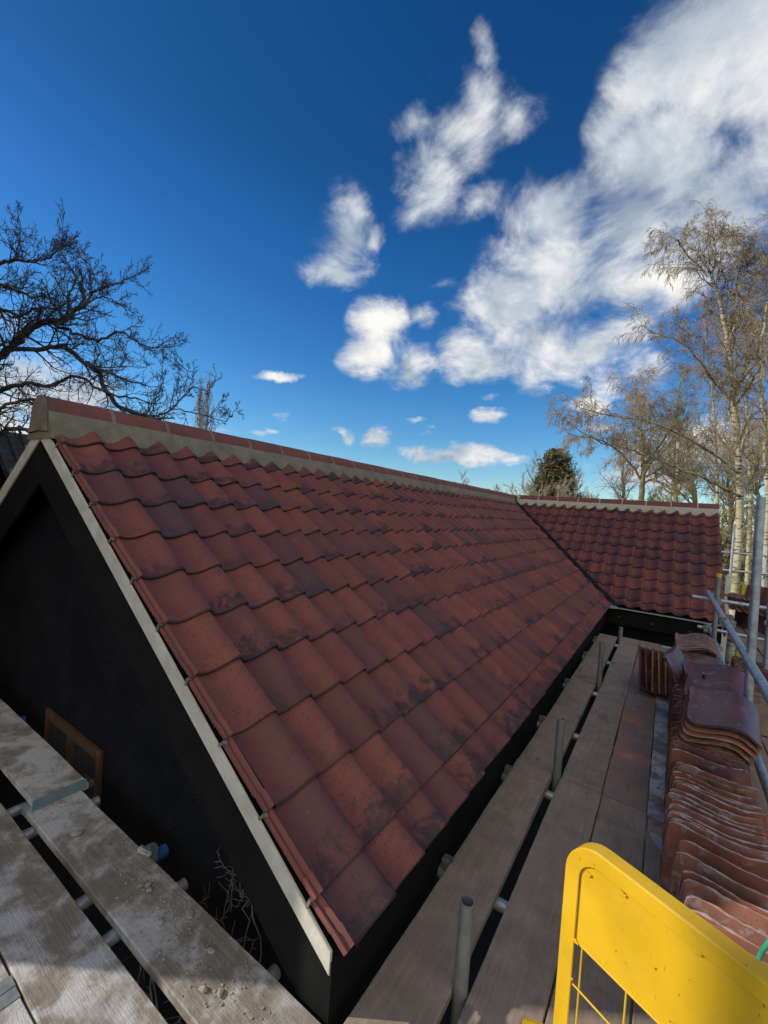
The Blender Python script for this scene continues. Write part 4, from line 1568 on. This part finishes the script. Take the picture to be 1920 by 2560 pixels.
limb(st, rg, [zq(98, 392, 6.2), zq(122, 270, 6.1), zq(135, 180, 6.1), zq(118, 108, 6.1)], 0.0090, .005, gn, 7, lnr=(.15, .35), up=.3)
limb(st, rg, [T0, zq(-150, 1250, 6.5), zq(0, 1235, 6.5), zq(150, 1190, 6.5), zq(300, 1200, 6.6), zq(500, 1150, 6.6), zq(700, 1250, 6.6), zq(900, 1290, 6.6)], 0.0450, .012, gn, 24, lnr=(.4, .9))
limb(st, rg, [T0, zq(-200, 700, 6.2), zq(-40, 560, 6.0), zq(60, 560, 5.9), zq(200, 620, 5.9), zq(330, 600, 5.9)], 0.0375, .008, gn, 20, lnr=(.4, .8), start=.3)
limb(st, rg, [T0, zq(-150, 800, 6.2), zq(0, 700, 6.1), zq(120, 760, 6.1), zq(250, 700, 6.1), zq(420, 720, 6.1)], 0.0338, .010, gn, 18, lnr=(.4, .8), start=.3)
limb(st, rg, [T0, zq(-100, 1400, 6.3), zq(0, 1350, 6.3), zq(150, 1300, 6.4), zq(260, 1290, 6.4)], 0.0375, .015, gn, 14, lnr=(.4, .8), start=.3)
limb(st, rg, [T0, zq(-100, 1540, 6.0), zq(0, 1515, 6.0), zq(100, 1478, 6.0), zq(190, 1500, 6.0), zq(250, 1600, 6.0)], 0.0450, .02, gn, 12, lnr=(.3, .6), start=.3)
limb(st, rg, [zq(700, 1360, 6.9), zq(880, 1430, 6.8), zq(970, 1400, 6.8), zq(1080, 1372, 6.8), zq(1170, 1300, 6.8), zq(1250, 1215, 6.8), zq(1345, 1235, 6.8)], 0.0263, .007, gn, 17, lnr=(.3, .65), up=.2)
limb(st, rg, [zq(970, 1400, 6.8), zq(1030, 1260, 6.8), zq(1060, 1150, 6.7), zq(1030, 1040, 6.7)], 0.0120, .005, gn, 8, lnr=(.2, .4), up=.2)
limb(st, rg, [zq(1190, 1230, 6.8), zq(1215, 1120, 6.8), zq(1135, 1040, 6.8)], 0.0090, .005, gn, 6, lnr=(.2, .4), up=.3)
limb(st, rg, [zq(1120, 1350, 6.8), zq(1300, 1390, 6.8), zq(1450, 1432, 6.7), zq(1520, 1368, 6.7)], 0.0105, .005, gn, 9, lnr=(.2, .4))
limb(st, rg, [zq(1370, 1400, 6.8), zq(1410, 1330, 6.8), zq(1445, 1290, 6.8)], 0.0060, .005, gn, 4, lnr=(.12, .25))
limb(st, rg, [zq(560, 1060, 6.6), zq(620, 1100, 6.8), zq(760, 1330, 6.9), zq(970, 1410, 6.8)], 0.0338, .032, gn, 12, lnr=(.4, .8))
finish('gnarled_tree', 'large dark bare tree with gnarled spurred branches behind the gable end', 'tree', base_, st, (MT['bark'], MT['bark']))

# --- birches at right
bp_ = dict(levels=4, seg=[8, 9, 8, 6], trop=[(0, 0), (.10, -.05), (-.02, -.20), (-.18, -.42)], wander=[.08, .12, .14, .12], kids=[6, 11, 8, 0], angle=[(25, 50), (25, 60), (25, 60), (20, 50)], ratio=[(.4, .6), (.32, .6), (.40, .72), (.4, .7)], rmin=.0040, start=.12)


def catkins(st, n, rg, size, k=2):
    """little seed cones and last leaves hanging along the finest twigs"""
    ls = [l for l in st[2].lines]
    out = []
    for _ in range(n):
        l = ls[rg.integers(len(ls))][0]
        p = l[rg.integers(max(1, len(l) // 2), len(l))]
        a, b = rg.normal(0, 1, 3), rg.normal(0, 1, 3)
        a, b = unit(a) * size, unit(b) * size * .5
        out.append([p - a - b, p + a - b, p + a + b, p - a + b])
    return np.array(out)


def birch(seed, path, r0, r1, kids, lnr, label, mats, start=.25, limbs=(), prm=bp_, ncat=2500, name='birch_tree', up=.5):
    rg = np.random.default_rng(seed)
    st = [Twigs(10), Twigs(5), Twigs(3)]
    limb(st, rg, path, r0, r1, prm, kids, lnr=lnr, n=30, start=start, up=up)
    for pts, ra, rb, kk, lr in limbs:
        limb(st, rg, pts, ra, rb, prm, kk, lnr=lr, up=.3)
    base = Vector((path[0][0], path[0][1], GZ))
    ex = catkins(st, ncat, rg, .012) if ncat else None
    return finish(name, label, 'tree', base, st, mats, 'bare trees beyond the house', ex)


def G(x, d):
    """ground point under pixel column x at depth d"""
    p_ = P(x, 1340, d)
    return Vector((p_.x, p_.y, GZ))


BM = (MT['birch'], MT['birchtwig'])
MM_ = (MT['bark'], MT['birchtwig'])
D1 = 12.5
birch(31, [G(1852, D1), P(1850, 1290, D1), P(1846, 1150, D1), P(1832, 980, D1), P(1818, 850, D1), P(1796, 740, D1), P(1780, 690, D1), P(1790, 640, D1), P(1784, 605, D1)], .105, .008, 40, (1.2, 2.6),
      'tall white barked birch standing beside the grey scaffold pole', BM,
      limbs=[([P(1826, 860, D1), P(1835, 780, D1), P(1845, 700, D1 - .3), P(1872, 650, D1 - .5), P(1862, 610, D1 - .5)], .055, .008, 16, (.7, 1.6)),
             ([P(1838, 1010, D1), P(1790, 960, D1), P(1740, 890, D1 - .5), P(1690, 850, D1 - .6), P(1630, 830, D1 - .8)], .04, .008, 18, (.7, 1.6)),
             ([P(1770, 690, D1), P(1720, 640, D1), P(1690, 600, D1 - .3), P(1670, 650, D1 - .4)], .03, .007, 12, (.6, 1.2)),
             ([P(1835, 1000, D1), P(1870, 900, D1), P(1900, 800, D1), P(1935, 690, D1)], .06, .01, 16, (.8, 1.8)),
             ([P(1846, 1180, D1), P(1760, 1120, D1 - .5), P(1640, 1060, D1 - 1), P(1530, 1040, D1 - 1.2), P(1450, 1020, D1 - 1.4)], .045, .008, 24, (.7, 1.5)),
             ([P(1850, 1240, D1), P(1780, 1205, D1 - .5), P(1680, 1165, D1 - 1), P(1580, 1125, D1 - 1.2), P(1490, 1100, D1 - 1.4), P(1425, 1060, D1 - 1.4)], .045, .008, 24, (.7, 1.5))])
birch(32, [G(1925, 14), P(1918, 1290, 14), P(1912, 1100, 14), P(1900, 900, 14), P(1915, 790, 14), P(1925, 700, 14), P(1930, 640, 14)], .09, .01, 44, (1.2, 2.6), 'second white birch at the right edge behind the tall one', BM)
birch(40, [Vector((-6.9, -5.45, GZ)), Vector((-6.85, -5.4, 1)), Vector((-6.7, -5.25, 4.0)), Vector((-6.4, -5.1, 6.2)), Vector((-6.2, -5.2, 9))], .085, .02, 26, (1.0, 2.0), 'slim bare tree added unseen beyond the left edge to shade the gate', MM_, ncat=0, name='bare_tree', start=.55)  # added out of view; its trunk casts the soft band across the gate
birch(33, [G(1795, 16), P(1792, 1280, 16), P(1790, 1150, 16), P(1785, 1020, 16), P(1770, 900, 16), P(1760, 800, 16)], .07, .01, 30, (1.1, 2.2), 'thinner birch just left of the tall white one', BM)
birch(34, [G(1880, 18), P(1876, 1280, 18), P(1872, 1150, 18), P(1868, 1000, 18), P(1872, 850, 18), P(1868, 720, 18)], .09, .012, 30, (1.4, 2.8), 'birch between the two white trunks, further back', BM)
MM = (MT['mosstwig'], MT['birchtwig'])
birch(35, [G(1600, 17), P(1602, 1260, 17), P(1608, 1180, 17), P(1606, 1110, 17), P(1600, 1040, 17), P(1590, 970, 17)], .13, .012, 30, (1.3, 2.6), 'bare tree rising behind the middle of the wing ridge', (MT['mosstwig'], MT['birchtwig']), start=.3, ncat=600,
      limbs=[([P(1604, 1200, 17), P(1560, 1140, 17), P(1500, 1100, 17), P(1440, 1090, 16.5)], .05, .01, 12, (.9, 1.8)), ([P(1606, 1170, 17), P(1660, 1100, 17), P(1700, 1020, 17)], .05, .01, 12, (.9, 1.8))], name='bare_tree')
MP = (MT['mosstwig'], MT['mosstwig'])
mp_ = dict(bp_, trop=[(0, 0), (.04, .0), (.02, -.05), (0, -.10)], wander=[.1, .16, .18, .16])
birch(36, [G(1740, 20), P(1738, 1280, 20), P(1730, 1200, 20), P(1720, 1120, 20), P(1700, 1050, 20)], .14, .02, 30, (1.5, 3.0), 'mossy olive brown tree behind the right end of the wing ridge', MP, prm=mp_, start=.2, ncat=0, name='bare_tree')
birch(38, [G(1900, 22), P(1898, 1290, 22), P(1890, 1200, 22), P(1895, 1100, 22)], .16, .03, 34, (1.8, 3.4), 'mossy tree deep behind the birches at the right', MP, prm=mp_, start=.1, ncat=0, name='bare_tree')
birch(42, [G(1690, 24), P(1690, 1280, 24), P(1684, 1180, 24), P(1690, 1060, 24), P(1700, 960, 24)], .14, .03, 34, (1.8, 3.4), 'olive tree filling the gap between the wing ridge and the birches', MP, prm=mp_, start=.1, ncat=0, name='bare_tree')
birch(43, [G(1560, 28), P(1560, 1280, 28), P(1556, 1200, 28), P(1560, 1120, 28)], .14, .03, 30, (1.6, 3.0), 'rounded bare tree far behind the middle of the wing ridge', (MT['mosstwig'], MT['paletwig']), prm=mp_, start=.1, ncat=0, name='bare_tree')
birch(39, [G(1830, 26), P(1828, 1290, 26), P(1820, 1220, 26), P(1826, 1120, 26)], .18, .03, 34, (2.2, 3.8), 'dark trunked tree far back between the birches', (MT['bark'], MT['mosstwig']), prm=mp_, start=.1, ncat=0, name='bare_tree')
# pale bushy trees further off
sp_ = dict(levels=4, seg=[6, 6, 5, 4], trop=[(0, 0), (.10, .10), (.10, .08), (.06, .04)], wander=[.08, .10, .12, .12], kids=[6, 8, 6, 0], angle=[(20, 40), (20, 45), (20, 45), (20, 45)], ratio=[(.4, .7), (.4, .7), (.4, .7), (.4, .6)], rmin=.008, start=.1)
PMt = (MT['paletwig'], MT['paletwig'])


def bush(seed, x, ytop, d, spread, kids, label, mats, rm=.009):
    rg = np.random.default_rng(seed)
    st = [Twigs(6), Twigs(4), Twigs(3)]
    prm = dict(sp_, rmin=rm)
    top = P(x, ytop, d)
    g = G(x, d)
    h = top.z - GZ
    for k in range(6):
        a = g + Vector((rg.normal(0, .15), rg.normal(0, .15), 0))
        e = g + Vector((rg.normal(0, spread * .35), rg.normal(0, spread * .35), h * rg.uniform(.55, .8)))
        limb(st, rg, [a, a.lerp(e, .5) + Vector((rg.normal(0, .1), 0, 0)), e], .05, .014, prm, kids, lnr=(h * .18, h * .34), start=.35)
    return finish('bare_tree', label, 'tree', g, st, mats, 'bare trees beyond the house')


bush(41, 1325, 1142, 24, 3.0, 14, 'pale bare tree left of the dark conifer', PMt)
bush(42, 1375, 1172, 21, 2.6, 14, 'straw coloured bare tree before the dark conifer', (MT['mosstwig'], MT['paletwig']))
bush(43, 1245, 1200, 30, 3.4, 12, 'small pale tree behind the metal flue cowl', (MT['poplar'], MT['poplar']), .012)
bush(44, 1140, 1180, 34, 2.2, 6, 'tiny bare tree showing its tips above the long ridge', (MT['bark'], MT['poplar']), .010)
bush(45, 1460, 1205, 26, 3.5, 12, 'low pale tree right of the dark conifer', PMt, .010)
bush(46, 1660, 1195, 26, 3.8, 14, 'low pale tree behind the wing ridge, under the leaning limb', (MT['mosstwig'], MT['mosstwig']), .010)


# --- two distant poplars
def poplar(seed, x, ytop, d, wd, label):
    rg = np.random.default_rng(seed)
    st = [Twigs(6), Twigs(4), Twigs(3)]
    g = G(x, d)
    h = P(x, ytop, d).z - GZ
    st[0].add([g, g + Vector((0, 0, h * .5)), g + Vector((0, 0, h * .97))], [.35, .2, .04])
    for k in range(190):
        f = rg.uniform(.08, .97)
        an = rg.uniform(0, 6.283)
        w_ = wd * math.sin(math.pi * min(1, f * .9 + .12)) ** .7 * rg.uniform(.5, 1)
        p0 = np.array(g) + (0, 0, h * f)
        ln = h * .10 * rg.uniform(.6, 1.4)
        p1 = p0 + (math.cos(an) * w_ * .6, math.sin(an) * w_ * .6, ln * .5)
        p2 = p0 + (math.cos(an) * w_, math.sin(an) * w_, ln * 1.3)
        st[1].add([p0, p1, p2], [.045, .03, .015])
        for _ in range(2):
            q = p1 + (p2 - p1) * rg.random()
            st[2].add([q, q + np.array([rg.normal(0, .12), rg.normal(0, .12), 1.0]) * ln * .6], [.02, .010])
    return finish('poplar_tree', label, 'tree', g, st, (MT['poplar'], MT['poplar']), 'distant poplars')


poplar(51, 478, 986, 70, 1.3, 'slender distant poplar, left one of the pair above the ridge')
poplar(52, 497, 978, 70, 1.7, 'taller distant poplar, right one of the pair above the ridge')

# --- conifer
rg = np.random.default_rng(61)
g = G(1390, 24)
h = P(1376, 1128, 24).z - GZ
t = tag(empty('conifer_tree', g), 'dark green brown conifer behind the pale bare trees', 'tree', 'bare trees beyond the house')
tw = Twigs(8)
tw.add([g, g + Vector((0, 0, h * .6)), g + Vector((-.3, 0, h * .98))], [.2, .12, .03])
tw.build('trunk', MT['bark'], t)
qs = []
for k in range(360):
    f = rg.uniform(.2, 1.0) ** .75
    an = rg.uniform(0, 6.283)
    rr_ = (1.02 - f) ** .85 * 3.7 * rg.uniform(.35, 1.0) * (1 + .25 * math.sin(an * 3 + f * 9)) + .03
    c = np.array(g) + (math.cos(an) * rr_ - .35 * f, math.sin(an) * rr_, h * f - rr_ * .12)
    for _ in range(38):
        p_ = c + rg.normal(0, .17, 3) * (1.2, 1.2, .7)
        a = unit(rg.normal(0, 1, 3) + (math.cos(an) * .8, math.sin(an) * .8, .6)) * .11
        b = unit(np.cross(a, rg.normal(0, 1, 3))) * .022
        qs.append([p_ - a - b, p_ + a - b, p_ + a + b, p_ - a + b])
qs = np.array(qs)
link('crown', quad_mesh('crown', qs.reshape(-1, 3), np.arange(len(qs) * 4).reshape(-1, 4)), MT['needle'], t)

# --- scrub and woodland floor beyond the scaffold, far tree line
rg = np.random.default_rng(71)
tw = Twigs(3)
for k in range(5200):
    d = rg.uniform(17, 40)
    x = rg.uniform(1730, 2100)
    g = G(x, d)
    p0 = np.array(g)
    hgt = rg.uniform(.4, 2.3)
    dx = rg.normal(0, .45, 3)
    dx[2] = 0
    tw.add([p0, p0 + dx * .4 + (0, 0, hgt * .6), p0 + dx + (0, 0, hgt)], [.016, .012, .006])
qs = []
for k in range(9000):
    d = rg.uniform(17, 42)
    g = G(rg.uniform(1730, 2100), d)
    p_ = np.array(g) + (0, 0, abs(rg.normal(0, .9)))
    a, b = unit(rg.normal(0, 1, 3)) * .10, unit(rg.normal(0, 1, 3)) * .07
    qs.append([p_ - a - b, p_ + a - b, p_ + a + b, p_ - a + b])
tag(tw.build('undergrowth', MT['scrub'], None, np.array(qs)), 'brown green undergrowth beneath the trees past the scaffold', 'undergrowth', kind='stuff')
tw = Twigs(3)
for k in range(9000):
    an = rg.uniform(-1.9, 1.2)
    d = rg.uniform(70, 110)
    p0 = np.array([CAM.x + math.sin(an) * d, CAM.y + math.cos(an) * d, GZ])
    hgt = rg.uniform(2, 4.3) + .8 * math.sin(an * 9) + .5 * math.sin(an * 31)
    lean_ = rg.normal(0, .5, 3)
    lean_[2] = 0
    tw.add([p0, p0 + lean_ + (0, 0, hgt * .6), p0 + lean_ * 2 + (0, 0, hgt)], [.16, .11, .05])
tag(tw.build('far_woodland', MT['mosstwig']), 'low line of far bare woodland along the horizon', 'woodland', kind='stuff')

# --- dry climber stems clinging to the black gable wall
rg = np.random.default_rng(81)
st = [Twigs(5), Twigs(4), Twigs(3)]
cp = dict(levels=3, seg=[6, 6, 5, 4], trop=[(.02, .0), (.05, -.02), (.0, -.1), (0, 0)], wander=[.15, .22, .28, .2], kids=[5, 5, 0, 0], angle=[(25, 60)] * 4, ratio=[(.4, .7)] * 4, rmin=.0014, start=.2)
for k in range(9):
    x = -1.25 + k * .115 + rg.normal(0, .03)
    hgt = rg.uniform(.5, 1.1)
    pts = [(x, .09, -1.4), (x + rg.normal(0, .04), .085, -1.0), (x + rg.normal(0, .07), .075, -1.4 + hgt), (x + rg.normal(0, .1), .06, -1.3 + hgt * 1.1)]
    limb(st, rg, pts, .006, .002, cp, 6, lnr=(.12, .3))
t = tag(empty('climbing_plant', (-.8, .09, GZ)), 'dry leafless climber stems on the black gable wall behind the boards', 'plant')
tw = Twigs(4)
tw.lines = st[0].lines + [(np.array([(-1.25 + k * .115, .09, GZ), (-1.25 + k * .115, .09, -1.4)]), np.array([.008, .006])) for k in range(9)]
tw.build('stems', MT['bark'], t)
tw = Twigs(3)
tw.lines = st[1].lines + st[2].lines
tw.build('twigs', MT['bark'], t)
